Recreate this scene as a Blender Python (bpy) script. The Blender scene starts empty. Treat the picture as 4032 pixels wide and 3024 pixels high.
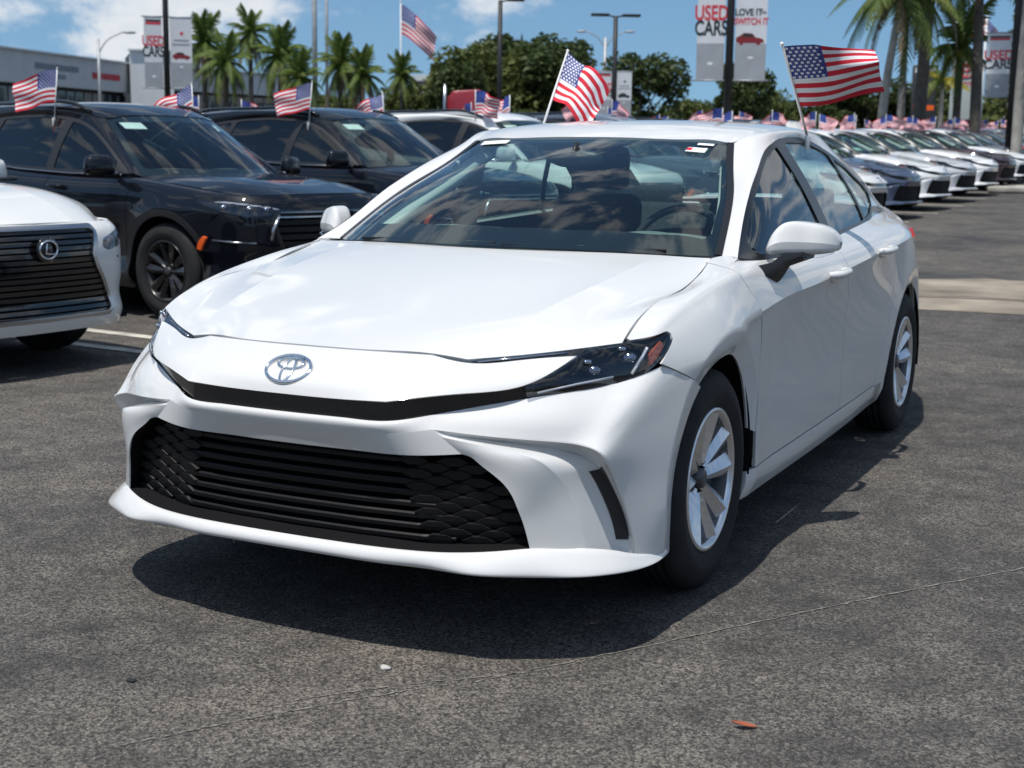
import bpy, bmesh, math, random
import numpy as np
from mathutils import Vector, Matrix
sc = bpy.context.scene
col = sc.collection
rnd = random.Random(7)

# ------------------------------------------------------------ camera
cam_d = bpy.data.cameras.new("camera")
cam = bpy.data.objects.new("camera", cam_d)
col.objects.link(cam)
sc.camera = cam
CAM = Vector((2.1394, -3.9062, 1.2837))
yaw, pitch, roll = map(math.radians, (-26.640, -9.325, 0.779))
fw = Vector((math.sin(yaw)*math.cos(pitch), math.cos(yaw)*math.cos(pitch), math.sin(pitch)))
rt = Vector((math.cos(yaw), -math.sin(yaw), 0))
up = rt.cross(fw)
r2 = rt*math.cos(roll) + up*math.sin(roll)
u2 = up*math.cos(roll) - rt*math.sin(roll)
cam.matrix_world = Matrix(((r2.x, u2.x, -fw.x, CAM.x), (r2.y, u2.y, -fw.y, CAM.y), (r2.z, u2.z, -fw.z, CAM.z), (0, 0, 0, 1)))
cam_d.sensor_width = 36.0
cam_d.lens = 36.0*5482.84/4032.0
cam_d.clip_start = 0.05
cam_d.clip_end = 6000
cam_d.dof.use_dof = True
cam_d.dof.focus_distance = 4.3
cam_d.dof.aperture_fstop = 5.6

# ------------------------------------------------------------ sun and sky
SUN = Vector((-0.03, -0.36, 1.0)).normalized()
sun_d = bpy.data.lights.new("sun", 'SUN')
sun = bpy.data.objects.new("sun", sun_d)
col.objects.link(sun)
sun.rotation_euler = SUN.to_track_quat('Z', 'Y').to_euler()
sun.location = (0, 0, 60)
sun_d.energy = 5.0
sun_d.angle = math.radians(0.53)
sun_d.color = (1.0, 0.955, 0.89)

world = bpy.data.worlds.new("World")
sc.world = world
world.use_nodes = True

def sky_world():
    nt = world.node_tree
    nt.nodes.clear()
    N, L = nt.nodes.new, nt.links.new
    out = N('ShaderNodeOutputWorld')
    bg = N('ShaderNodeBackground')
    bg.inputs['Strength'].default_value = 0.145
    sky = N('ShaderNodeTexSky')
    sky.sky_type = 'NISHITA'
    sky.sun_disc = False
    sky.sun_elevation = math.asin(SUN.z)
    sky.sun_rotation = math.atan2(SUN.x, SUN.y)
    sky.air_density = 1.0
    sky.dust_density = 0.5
    sky.ozone_density = 1.6
    geo = N('ShaderNodeNewGeometry')
    sep = N('ShaderNodeSeparateXYZ')
    L(geo.outputs['Incoming'], sep.inputs[0])
    def mth(op, a, b=None, c=None, clamp=False):
        n = N('ShaderNodeMath'); n.operation = op; n.use_clamp = clamp
        for i, v in enumerate((a, b, c)):
            if v is None: continue
            if isinstance(v, (int, float)): n.inputs[i].default_value = v
            else: L(v, n.inputs[i])
        return n.outputs[0]
    tc = N('ShaderNodeTexCoord')
    s2 = N('ShaderNodeSeparateXYZ'); L(tc.outputs['Generated'], s2.inputs[0])
    x, y, z = s2.outputs
    zc = mth('MAXIMUM', z, 0.0)
    lift = N('ShaderNodeCombineXYZ'); L(x, lift.inputs[0]); L(y, lift.inputs[1]); L(mth('MULTIPLY_ADD', zc, 0.85, 0.15), lift.inputs[2])
    L(lift.outputs[0], sky.inputs['Vector'])
    # cumulus heaps, laid out over the whole sky by heading and height
    comb = N('ShaderNodeCombineXYZ')
    L(x, comb.inputs[0]); L(y, comb.inputs[1]); L(mth('MULTIPLY', z, 1.7), comb.inputs[2])
    def noise(scale, det, rough, off, dist=0.0):
        mp = N('ShaderNodeMapping'); mp.inputs['Location'].default_value = off
        L(comb.outputs[0], mp.inputs['Vector'])
        n = N('ShaderNodeTexNoise'); n.inputs['Scale'].default_value = scale
        n.inputs['Detail'].default_value = det; n.inputs['Roughness'].default_value = rough
        n.inputs['Distortion'].default_value = dist
        L(mp.outputs[0], n.inputs['Vector'])
        return n.outputs['Fac']
    big = noise(4.2, 2.0, 0.5, CLOUD_OFF)
    fine = noise(13.0, 9.0, 0.58, (1.3, 4.4, 0.3), 0.15)
    d = mth('ADD', mth('MULTIPLY', big, 0.62), mth('MULTIPLY', fine, 0.48))
    ramp = N('ShaderNodeValToRGB')
    L(d, ramp.inputs[0])
    ramp.color_ramp.interpolation = 'EASE'
    ramp.color_ramp.elements[0].position = 0.562
    ramp.color_ramp.elements[1].position = 0.665
    hz = mth('MULTIPLY', ramp.outputs['Color'], 0.93)
    # inner shading of the clouds: thick middles are greyer
    thick = N('ShaderNodeMapRange'); L(d, thick.inputs['Value'])
    thick.inputs['From Min'].default_value = 0.60; thick.inputs['From Max'].default_value = 0.76
    cmix = N('ShaderNodeMix'); cmix.data_type = 'RGBA'
    L(thick.outputs[0], cmix.inputs['Factor'])
    cmix.inputs['A'].default_value = (7.6, 7.7, 7.8, 1); cmix.inputs['B'].default_value = (5.6, 6.0, 6.5, 1)
    mix = N('ShaderNodeMix'); mix.data_type = 'RGBA'
    L(hz, mix.inputs['Factor'])
    tint = N('ShaderNodeMix'); tint.data_type = 'RGBA'; tint.blend_type = 'MULTIPLY'; tint.inputs['Factor'].default_value = 1.0
    tint.inputs['B'].default_value = (0.82, 1.0, 1.02, 1); L(sky.outputs[0], tint.inputs['A'])
    L(tint.outputs['Result'], mix.inputs['A']); L(cmix.outputs['Result'], mix.inputs['B'])
    L(mix.outputs['Result'], bg.inputs['Color'])
    L(bg.outputs[0], out.inputs['Surface'])
CLOUD_OFF = (4.4, 4.9, 0.0)
sky_world()
vs = sc.view_settings
vs.view_transform = 'Standard'
vs.look = 'None'
vs.exposure = -0.28
vs.gamma = 1.0
vs.use_curve_mapping = False
sc.cycles.max_bounces = 10
sc.cycles.transparent_max_bounces = 24
sc.cycles.sample_clamp_indirect = 8.0
sc.cycles.caustics_reflective = False
sc.cycles.caustics_refractive = False
# ------------------------------------------------------------ helpers
def nspl(t, P, T):
    """natural cubic spline through P at knots t, evaluated at T"""
    t = np.asarray(t, float); P = np.asarray(P, float); n = len(t)
    if n == 2:
        w = ((T-t[0])/(t[1]-t[0]))[:, None]
        sh = P.shape[1:]
        return (P[0].reshape(1, -1)*(1-w) + P[1].reshape(1, -1)*w).reshape((len(T),)+sh)
    h = np.diff(t); sh = P.shape[1:]; Q = P.reshape(n, -1)
    A = np.zeros((n, n)); B = np.zeros((n, Q.shape[1])); A[0, 0] = A[-1, -1] = 1
    for i in range(1, n-1):
        A[i, i-1] = h[i-1]; A[i, i] = 2*(h[i-1]+h[i]); A[i, i+1] = h[i]
        B[i] = 6*((Q[i+1]-Q[i])/h[i] - (Q[i]-Q[i-1])/h[i-1])
    M = np.linalg.solve(A, B)
    k = np.clip(np.searchsorted(t, T, side='right')-1, 0, n-2)
    d = (T-t[k])[:, None]; e = (t[k+1]-T)[:, None]; hk = h[k][:, None]
    R = (M[k]*e**3 + M[k+1]*d**3)/(6*hk) + (Q[k]/hk - M[k]*hk/6)*e + (Q[k+1]/hk - M[k+1]*hk/6)*d
    return R.reshape((len(T),)+sh)

def chords(P):
    """mean chord knots along axis 0 of P (n, m, 3)"""
    d = np.linalg.norm(np.diff(P, axis=0), axis=2).mean(axis=1)
    return np.concatenate([[0], np.cumsum(np.maximum(d, 1e-4))])

def spline(pts, n, breaks=()):
    P = np.array(pts, float)[:, None, :]
    t = chords(P); br = [0]+list(breaks)+[len(pts)-1]; out = []
    for a, b in zip(br[:-1], br[1:]):
        m = max(2, int(round(n*(t[b]-t[a])/t[-1]))+1)
        s = nspl(t[a:b+1], P[a:b+1, 0], np.linspace(t[a], t[b], m))
        out.append(s if not out else s[1:])
    return np.concatenate(out)

def loft(rows, nu, nv, bu=(), bv=()):
    """grids through rows (list of equally long point lists); bu, bv are crease stations and rows"""
    P = np.array(rows, float)
    tv = chords(P); tu = chords(P.transpose(1, 0, 2))
    bu = [0]+list(bu)+[P.shape[1]-1]; bv = [0]+list(bv)+[P.shape[0]-1]
    grids = []
    for a, b in zip(bv[:-1], bv[1:]):
        m = max(2, int(round(nv*(tv[b]-tv[a])/tv[-1]))+1)
        S = nspl(tv[a:b+1], P[a:b+1], np.linspace(tv[a], tv[b], m))
        for c, d in zip(bu[:-1], bu[1:]):
            q = max(2, int(round(nu*(tu[d]-tu[c])/tu[-1]))+1)
            G = nspl(tu[c:d+1], S[:, c:d+1].transpose(1, 0, 2), np.linspace(tu[c], tu[d], q))
            grids.append(G)
    return grids

def mir(rows):
    """rows that start at x = 0 continued to the other side"""
    return [[(-p[0], p[1], p[2]) for p in r[:0:-1]] + list(r) for r in rows]

class Skin:
    """vertices, normals and faces of one panel; grids may be clipped by scalar fields"""
    def __init__(s): s.V = []; s.N = []; s.F = []; s.MI = []
    def grids(s, gs, ref=None, flip=False, disp=None):
        for G in gs:
            if disp is not None: G = disp(G)
            du = np.gradient(G, axis=0); dv = np.gradient(G, axis=1)
            N = np.cross(du, dv); N /= np.maximum(np.linalg.norm(N, axis=2, keepdims=True), 1e-12)
            if ref is not None:
                sgn = ((G-np.array(ref))*N).sum()
            else: sgn = 1
            f = (sgn < 0) != flip
            if f: N = -N
            a, b = G.shape[:2]; o = len(s.V)
            s.V += [tuple(p) for p in G.reshape(-1, 3)]; s.N += [tuple(p) for p in N.reshape(-1, 3)]
            for i in range(a-1):
                for j in range(b-1):
                    q = (o+i*b+j, o+(i+1)*b+j, o+(i+1)*b+j+1, o+i*b+j+1)
                    s.F.append(q[::-1] if f else q)
        return s
    def clip(s, *fns):
        for fn in fns:
            V = np.array(s.V); val = fn(V)
            NV, NN, NF = [], [], []; idx = {}
            def vert(i):
                if i not in idx:
                    idx[i] = len(NV); NV.append(s.V[i]); NN.append(s.N[i])
                return idx[i]
            def cut(i, j):
                k = (min(i, j), max(i, j), 'c')
                if k not in idx:
                    i, j = k[:2]
                    t = val[i]/(val[i]-val[j]); idx[k] = len(NV)
                    NV.append(tuple(np.array(s.V[i])*(1-t)+np.array(s.V[j])*t))
                    n = np.array(s.N[i])*(1-t)+np.array(s.N[j])*t
                    NN.append(tuple(n/max(np.linalg.norm(n), 1e-9)))
                return idx[k]
            for f in s.F:
                ins = [val[i] > 0 for i in f]
                if all(ins): NF.append(tuple(vert(i) for i in f)); continue
                if not any(ins): continue
                poly = []
                for k in range(len(f)):
                    i, j = f[k], f[(k+1) % len(f)]
                    if val[i] > 0: poly.append(vert(i))
                    if (val[i] > 0) != (val[j] > 0): poly.append(cut(i, j))
                if len(poly) >= 3: NF.append(tuple(poly))
            s.V, s.N, s.F = NV, NN, NF
        return s
    def offset(s, d):
        s.V = [tuple(np.array(v)+np.array(n)*d) for v, n in zip(s.V, s.N)]
        return s
    def copy(s):
        o = Skin(); o.V = list(s.V); o.N = list(s.N); o.F = list(s.F); return o
    def mirror(s):
        o = Skin(); o.V = [(-v[0], v[1], v[2]) for v in s.V]; o.N = [(-n[0], n[1], n[2]) for n in s.N]
        o.F = [f[::-1] for f in s.F]; return o
    def join(s, o):
        k = len(s.V); s.V += o.V; s.N += o.N; s.F += [tuple(i+k for i in f) for f in o.F]; return s
    def rim(s, d=0.012):
        cnt = {}
        for f in s.F:
            for k in range(len(f)):
                e = (f[k], f[(k+1) % len(f)])
                key = (min(e), max(e))
                cnt[key] = None if key in cnt else e
        for e in [e for e in cnt.values() if e]:
            a, b = np.array(s.V[e[0]]), np.array(s.V[e[1]])
            na, nb = np.array(s.N[e[0]]), np.array(s.N[e[1]])
            n = np.cross(b-a, na); l = np.linalg.norm(n)
            if l < 1e-9: continue
            n /= l; k = len(s.V)
            s.V += [tuple(a), tuple(b), tuple(b-nb*d), tuple(a-na*d)]
            s.N += [tuple(n)]*4
            s.F.append((k+1, k, k+3, k+2))
        return s
    def build(s, name, mat, parent=None):
        me = bpy.data.meshes.new(name)
        me.from_pydata(s.V, [], s.F)
        me.polygons.foreach_set('use_smooth', [True]*len(me.polygons))
        me.materials.append(mat)
        me.update()
        if len(s.N) == len(s.V): me.normals_split_custom_set_from_vertices(s.N)
        o = bpy.data.objects.new(name, me)
        col.objects.link(o)
        if parent: o.parent = parent
        return o

class MB:
    """plain mesh builder: boxes, tubes, lathes, prisms; one mesh object"""
    def __init__(s): s.V = []; s.F = []; s.S = []; s.M = []; s.mi = 0
    def _add(s, V, F, smooth=False):
        o = len(s.V); s.V += [tuple(v) for v in V]
        s.F += [tuple(i+o for i in f) for f in F]; s.S += [smooth]*len(F); s.M += [s.mi]*len(F)
        return s
    def box(s, c, d, m=None):
        V = [Vector((c[0]+sx*d[0]/2, c[1]+sy*d[1]/2, c[2]+sz*d[2]/2)) for sx in (-1, 1) for sy in (-1, 1) for sz in (-1, 1)]
        if m: V = [m @ v for v in V]
        return s._add(V, [(0, 1, 3, 2), (4, 6, 7, 5), (0, 4, 5, 1), (2, 3, 7, 6), (0, 2, 6, 4), (1, 5, 7, 3)])
    def tube(s, pts, r, n=8, caps=True, smooth=True):
        pts = [Vector(p) for p in pts]; rr = r if hasattr(r, '__len__') else [r]*len(pts)
        V = []; prev = None
        for i, p in enumerate(pts):
            t = (pts[min(i+1, len(pts)-1)]-pts[max(i-1, 0)]).normalized()
            if prev is None:
                a = t.cross(Vector((0, 0, 1)))
                if a.length < 1e-3: a = t.cross(Vector((1, 0, 0)))
            else: a = prev - t*prev.dot(t)
            a.normalize(); prev = a; b = t.cross(a)
            V += [p + (a*math.cos(2*math.pi*k/n)+b*math.sin(2*math.pi*k/n))*rr[i] for k in range(n)]
        F = [(i*n+k, i*n+(k+1) % n, (i+1)*n+(k+1) % n, (i+1)*n+k) for i in range(len(pts)-1) for k in range(n)]
        s._add(V, F, smooth)
        if caps:
            o = len(s.V)-len(V)
            s.F += [tuple(o+k for k in range(n))[::-1], tuple(o+(len(pts)-1)*n+k for k in range(n))]
            s.S += [False]*2; s.M += [s.mi]*2
        return s
    def lathe(s, prof, n=32, axis='z', c=(0, 0, 0), smooth=True):
        """prof: (radius, height along the axis)"""
        V = []
        for r, h in prof:
            for k in range(n):
                a = 2*math.pi*k/n
                p = (r*math.cos(a), r*math.sin(a), h) if axis == 'z' else (h, r*math.cos(a), r*math.sin(a)) if axis == 'x' else (r*math.cos(a), h, r*math.sin(a))
                V.append((p[0]+c[0], p[1]+c[1], p[2]+c[2]))
        m = len(prof)
        F = [(i*n+k, i*n+(k+1) % n, (i+1)*n+(k+1) % n, (i+1)*n+k) for i in range(m-1) for k in range(n)]
        return s._add(V, F, smooth)
    def prism(s, poly, d, m=None, both=True):
        """poly in x, z; extruded along y from 0 to d"""
        n = len(poly)
        V = [Vector((p[0], 0, p[1])) for p in poly]+[Vector((p[0], d, p[1])) for p in poly]
        if m: V = [m @ v for v in V]
        F = [tuple(range(n)), tuple(range(2*n-1, n-1, -1))]+[(k, k+n, (k+1) % n+n, (k+1) % n) for k in range(n)]
        return s._add(V, F)
    def grid(s, G, smooth=True):
        a, b = len(G), len(G[0])
        return s._add([p for r in G for p in r], [(i*b+j, (i+1)*b+j, (i+1)*b+j+1, i*b+j+1) for i in range(a-1) for j in range(b-1)], smooth)
    def ico(s, c, r, sub=1, m=None):
        bm = bmesh.new(); bmesh.ops.create_icosphere(bm, subdivisions=sub, radius=1)
        rr = r if hasattr(r, '__len__') else (r, r, r)
        V = [Vector((v.co.x*rr[0]+c[0], v.co.y*rr[1]+c[1], v.co.z*rr[2]+c[2])) for v in bm.verts]
        if m: V = [m @ v for v in V]
        F = [tuple(v.index for v in f.verts) for f in bm.faces]
        bm.free()
        return s._add(V, F, True)
    def build(s, name, mat, parent=None, bevel=0.0, subsurf=0, loc=None):
        me = bpy.data.meshes.new(name)
        me.from_pydata(s.V, [], s.F)
        me.polygons.foreach_set('use_smooth', s.S)
        for m in (mat if isinstance(mat, (list, tuple)) else [mat]): me.materials.append(m)
        me.polygons.foreach_set('material_index', s.M)
        me.update()
        if bevel or subsurf:
            bm = bmesh.new(); bm.from_mesh(me)
            bmesh.ops.remove_doubles(bm, verts=bm.verts, dist=1e-6)
            bmesh.ops.recalc_face_normals(bm, faces=bm.faces)
            if bevel:
                es = [e for e in bm.edges if len(e.link_faces) == 2 and e.calc_face_angle(0) > 0.5]
                bmesh.ops.bevel(bm, geom=es, offset=bevel, segments=2, profile=0.5, affect='EDGES')
                for f in bm.faces: f.smooth = True
            bm.to_mesh(me); bm.free()
        o = bpy.data.objects.new(name, me)
        col.objects.link(o)
        if subsurf:
            md = o.modifiers.new('subsurf', 'SUBSURF'); md.levels = subsurf; md.render_levels = subsurf
            me.polygons.foreach_set('use_smooth', [True]*len(me.polygons))
        if parent: o.parent = parent
        if loc: o.location = loc
        return o

def thing(name, label, cat, loc=(0, 0, 0), rz=0.0, group=None):
    o = bpy.data.objects.new(name, None)
    col.objects.link(o)
    o.empty_display_size = 0.1
    o.location = loc; o.rotation_euler = (0, 0, rz)
    return tag(o, label, cat, group)

def tag(o, label=None, cat=None, group=None, kind=None):
    if label: o['label'] = label
    if cat: o['category'] = cat
    if group: o['group'] = group
    if kind: o['kind'] = kind
    return o

def copy_tree(o, parent=None):
    c = o.copy(); col.objects.link(c); c.parent = parent
    for ch in o.children: copy_tree(ch, c)
    return c

def mesh_obj(name, V, F, mat, parent=None, smooth=False, kind=None):
    me = bpy.data.meshes.new(name); me.from_pydata(V, [], F); me.materials.append(mat)
    if smooth: me.polygons.foreach_set('use_smooth', [True]*len(me.polygons))
    me.update()
    o = bpy.data.objects.new(name, me); col.objects.link(o)
    if parent: o.parent = parent
    if kind: o['kind'] = kind
    return o

def text_obj(name, s, size, mat, parent, loc, rot, depth=0.002, bold=0.0, sx=1.0, align='CENTER'):
    cu = bpy.data.curves.new(name, 'FONT'); cu.body = s; cu.size = size
    cu.align_x = align; cu.align_y = 'CENTER'; cu.extrude = depth; cu.offset = bold; cu.space_character = 1.0
    t = bpy.data.objects.new(name, cu); col.objects.link(t)
    dg = bpy.context.evaluated_depsgraph_get()
    me = bpy.data.meshes.new_from_object(t.evaluated_get(dg))
    bpy.data.objects.remove(t); bpy.data.curves.remove(cu)
    me.materials.clear(); me.materials.append(mat)
    o = bpy.data.objects.new(name, me); col.objects.link(o)
    o.parent = parent; o.location = loc; o.rotation_euler = rot; o.scale = (sx, 1, 1)
    return o
# ------------------------------------------------------------ materials
def mat(name, base=(.8, .8, .8), rough=.5, metal=0.0, coat=0.0, spec=.5, alpha=1.0, emit=None, **kw):
    m = bpy.data.materials.new(name); m.use_nodes = True
    b = m.node_tree.nodes['Principled BSDF']
    b.inputs['Base Color'].default_value = (*base, 1)
    b.inputs['Roughness'].default_value = rough
    b.inputs['Metallic'].default_value = metal
    b.inputs['Coat Weight'].default_value = coat
    b.inputs['Coat Roughness'].default_value = 0.03
    b.inputs['Specular IOR Level'].default_value = spec
    for k, v in kw.items(): b.inputs[k].default_value = v
    return m

def nodes(m):
    nt = m.node_tree
    return nt, nt.nodes.new, nt.links.new, nt.nodes['Principled BSDF']

def noisy(m, scale, amount, coords='Object', rough_amt=0.0, bump=0.0, bump_scale=None, detail=4.0):
    """mottle a material's colour and roughness with noise, and give it fine relief"""
    nt, N, L, b = nodes(m)
    tc = N('ShaderNodeTexCoord')
    n = N('ShaderNodeTexNoise'); n.inputs['Scale'].default_value = scale; n.inputs['Detail'].default_value = detail
    L(tc.outputs[coords], n.inputs['Vector'])
    base = b.inputs['Base Color'].default_value[:]
    r = N('ShaderNodeMapRange'); r.inputs['To Min'].default_value = 1-amount; r.inputs['To Max'].default_value = 1+amount
    r.inputs['From Min'].default_value = .3; r.inputs['From Max'].default_value = .7
    L(n.outputs['Fac'], r.inputs['Value'])
    mx = N('ShaderNodeVectorMath'); mx.operation = 'SCALE'; mx.inputs[0].default_value = base[:3]
    L(r.outputs[0], mx.inputs['Scale']); L(mx.outputs[0], b.inputs['Base Color'])
    if rough_amt:
        q = N('ShaderNodeMapRange'); br = b.inputs['Roughness'].default_value
        q.inputs['To Min'].default_value = br-rough_amt; q.inputs['To Max'].default_value = br+rough_amt
        L(n.outputs['Fac'], q.inputs['Value']); L(q.outputs[0], b.inputs['Roughness'])
    if bump:
        n2 = N('ShaderNodeTexNoise'); n2.inputs['Scale'].default_value = bump_scale or scale*6; n2.inputs['Detail'].default_value = 6
        L(tc.outputs[coords], n2.inputs['Vector'])
        bp = N('ShaderNodeBump'); bp.inputs['Strength'].default_value = bump; bp.inputs['Distance'].default_value = .01
        L(n2.outputs['Fac'], bp.inputs['Height']); L(bp.outputs[0], b.inputs['Normal'])
    return m

def paint(name):
    """car paint; the colour is the object's own colour"""
    m = mat(name, rough=.45, coat=1.0, spec=.08)
    nt, N, L, b = nodes(m)
    oi = N('ShaderNodeObjectInfo'); L(oi.outputs['Color'], b.inputs['Base Color'])
    b.inputs['Coat Roughness'].default_value = .035; b.inputs['Coat IOR'].default_value = 1.42
    return m

def glass(name, tint, refl_rough=.01, blend=0.0):
    """thin pane: tinted see-through plus mirror reflection by angle"""
    m = bpy.data.materials.new(name); m.use_nodes = True
    nt = m.node_tree; nt.nodes.clear(); N, L = nt.nodes.new, nt.links.new
    out = N('ShaderNodeOutputMaterial'); mix = N('ShaderNodeMixShader')
    geo = N('ShaderNodeNewGeometry'); dt_ = N('ShaderNodeVectorMath'); dt_.operation = 'DOT_PRODUCT'
    L(geo.outputs['Normal'], dt_.inputs[0]); L(geo.outputs['Incoming'], dt_.inputs[1])
    def mm(op, a, b_=0.0):
        n = N('ShaderNodeMath'); n.operation = op
        for i, v in enumerate((a, b_)):
            if isinstance(v, (int, float)): n.inputs[i].default_value = v
            else: L(v, n.inputs[i])
        return n
    fr = mm('MULTIPLY_ADD', mm('POWER', mm('SUBTRACT', 1.0, mm('ABSOLUTE', dt_.outputs['Value']).outputs[0]).outputs[0], 4.5).outputs[0], .90)
    fr.inputs[2].default_value = .07
    tr = N('ShaderNodeBsdfTransparent'); tr.inputs['Color'].default_value = (*tint, 1)
    gl = N('ShaderNodeBsdfGlossy'); gl.inputs['Roughness'].default_value = refl_rough
    gl.inputs['Color'].default_value = (.95, .97, 1, 1)
    L(fr.outputs[0], mix.inputs['Fac']); L(tr.outputs[0], mix.inputs[1]); L(gl.outputs[0], mix.inputs[2])
    L(mix.outputs[0], out.inputs['Surface'])
    return m

M = {}
M['paint'] = paint('car_paint')
M['black_gloss'] = mat('black_gloss', (.012, .012, .014), .12, coat=.6)
M['black_plastic'] = mat('black_plastic', (.018, .018, .02), .45)
M['grille_plastic'] = mat('grille_plastic', (.009, .009, .010), .5, spec=.25)
M['frame_black'] = mat('frame_black', (.008, .008, .010), .28)
M['seam'] = mat('seam_dark', (.01, .01, .012), .9, spec=.1)
M['rubber'] = noisy(mat('tyre_rubber', (.022, .022, .023), .75, spec=.25), 9, .25, bump=.15, bump_scale=120)
M['alloy'] = noisy(mat('alloy', (.76, .77, .79), .30, metal=.9), 30, .03)
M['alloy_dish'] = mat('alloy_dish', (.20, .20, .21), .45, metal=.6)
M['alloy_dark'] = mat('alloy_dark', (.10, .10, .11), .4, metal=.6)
M['alloy_black'] = mat('alloy_black', (.02, .02, .022), .25, metal=.3, coat=.5)
M['chrome'] = mat('chrome', (.78, .80, .83), .08, metal=1.0)
M['chrome_dull'] = mat('chrome_dull', (.45, .46, .48), .25, metal=1.0)
M['brake'] = mat('brake_steel', (.18, .17, .16), .45, metal=.8)
M['windshield'] = glass('windshield_glass', (.72, .87, .83))
M['side_glass'] = glass('side_glass', (.70, .86, .82))
M['privacy_glass'] = glass('privacy_glass', (.10, .12, .12))
M['lens'] = glass('lamp_lens', (.70, .72, .77))
M['clear_lens'] = glass('clear_lens', (.9, .92, .95))
M['lamp_inner'] = mat('lamp_housing', (.03, .032, .04), .3, metal=.3)
M['lamp_chrome'] = mat('lamp_chrome', (.5, .52, .58), .15, metal=1.0)
M['lamp_white'] = mat('lamp_white', (.75, .77, .8), .2)
M['amber'] = mat('amber_reflector', (.62, .13, .05), .25, coat=.5)
M['orange'] = mat('orange_marker', (.95, .14, .02), .3, coat=.5)
M['red_lens'] = mat('red_lens', (.45, .015, .02), .15, coat=.8)
M['cloth_dark'] = noisy(mat('seat_fabric', (.05, .053, .06), .85, spec=.2), 60, .2, bump=.2)
M['dash'] = noisy(mat('dash_plastic', (.20, .22, .22), .65, spec=.3), 40, .12)
M['headliner'] = mat('headliner', (.66, .67, .65), .9)
M['frit'] = mat('glass_frit', (.014, .014, .017), .10, spec=.6)
M['paper'] = mat('paper_white', (.82, .82, .80), .6)
M['flag_red'] = noisy(mat('flag_red', (.62, .03, .05), .7, spec=.2), 14, .12)
M['flag_white'] = noisy(mat('flag_white', (.80, .79, .80), .7, spec=.2), 14, .05)
M['flag_blue'] = noisy(mat('flag_blue', (.045, .07, .27), .7, spec=.2), 14, .12)
for k in ('flag_red', 'flag_white', 'flag_blue'):
    b_ = M[k].node_tree.nodes['Principled BSDF']
    b_.inputs['Subsurface Weight'].default_value = 0.0
    b_.inputs['Transmission Weight'].default_value = 0.0
M['pole_white'] = mat('white_plastic', (.75, .75, .73), .45)
# ------------------------------------------------------------ the sedan (half body measured at x > 0; front axle at y = 0, nose towards -y)
REF = (0, 1.4, .55)
WZ, WR, WB = .334, .334, 2.825
# side surface: at each station y, (x, z) of eleven lines from the hood cut / belt down to the sill
SIDE_Y = [-.50, -.35, -.20, 0, .25, .5, .9, 1.3, 1.7, 2.1, 2.5, 2.85, 3.2, 3.5, 3.75]
SIDE = [
 [(.766, .812), (.80, .795), (.823, .782), (.838, .765), (.846, .742), (.855, .66), (.858, .55), (.858, .42), (.855, .30), (.85, .25), (.845, .20)],
 [(.759, .864), (.803, .851), (.830, .828), (.852, .792), (.866, .755), (.873, .68), (.872, .55), (.868, .42), (.86, .30), (.85, .25), (.845, .20)],
 [(.756, .889), (.803, .887), (.837, .862), (.866, .815), (.885, .765), (.885, .69), (.876, .55), (.868, .42), (.86, .30), (.85, .24), (.845, .20)],
 [(.756, .910), (.805, .920), (.844, .889), (.874, .832), (.892, .778), (.886, .70), (.874, .55), (.865, .42), (.858, .30), (.85, .24), (.842, .195)],
 [(.738, .972), (.810, .953), (.856, .908), (.879, .805), (.876, .782), (.867, .68), (.858, .55), (.853, .42), (.849, .294), (.849, .24), (.832, .19)],
 [(.800, .972), (.826, .956), (.868, .905), (.891, .828), (.885, .803), (.866, .69), (.855, .55), (.852, .42), (.849, .290), (.850, .24), (.832, .19)],
 [(.812, .972), (.830, .960), (.874, .912), (.898, .849), (.891, .824), (.870, .70), (.857, .56), (.854, .42), (.850, .292), (.851, .24), (.834, .192)],
 [(.806, .986), (.823, .974), (.873, .926), (.900, .868), (.893, .843), (.872, .71), (.858, .56), (.855, .42), (.850, .296), (.851, .245), (.834, .194)],
 [(.790, 1.004), (.808, .993), (.868, .944), (.899, .889), (.893, .863), (.874, .73), (.861, .57), (.856, .43), (.851, .300), (.851, .25), (.832, .198)],
 [(.768, 1.022), (.789, 1.010), (.859, .963), (.895, .908), (.890, .882), (.878, .75), (.868, .59), (.860, .44), (.851, .306), (.848, .26), (.828, .207)],
 [(.742, 1.040), (.766, 1.022), (.845, .976), (.884, .922), (.884, .892), (.882, .77), (.876, .61), (.865, .45), (.851, .32), (.845, .27), (.825, .22)],
 [(.700, 1.050), (.735, 1.024), (.815, .984), (.853, .934), (.862, .895), (.872, .79), (.866, .63), (.86, .47), (.85, .34), (.842, .28), (.82, .23)],
 [(.640, 1.050), (.675, 1.026), (.745, .980), (.783, .932), (.797, .885), (.818, .79), (.828, .64), (.826, .48), (.815, .36), (.80, .30), (.78, .24)],
 [(.580, 1.045), (.615, 1.024), (.680, .975), (.722, .928), (.738, .875), (.758, .78), (.770, .64), (.768, .48), (.755, .36), (.74, .30), (.72, .25)],
 [(.500, 1.035), (.530, 1.018), (.580, .970), (.620, .925), (.632, .870), (.650, .77), (.660, .64), (.658, .48), (.645, .36), (.63, .30), (.61, .26)],
]
def arch_flare(G):
    G = G.copy(); x, y, z = G[..., 0], G[..., 1], G[..., 2]
    for yc, A in ((0.0, .011), (WB, .013)):
        r = np.hypot(y-yc, z-WZ)
        outer = A*np.clip(1-(r-.452)/.22, 0, 1)**2
        inner = A-(.452-r)*.26
        w = np.clip((x-.60)/.2, 0, 1)*np.clip((z-.10)/.25, 0, 1)
        G[..., 0] = G[..., 0]+np.where(r > .452, outer, np.maximum(inner, -.03))*w
    return G
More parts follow.
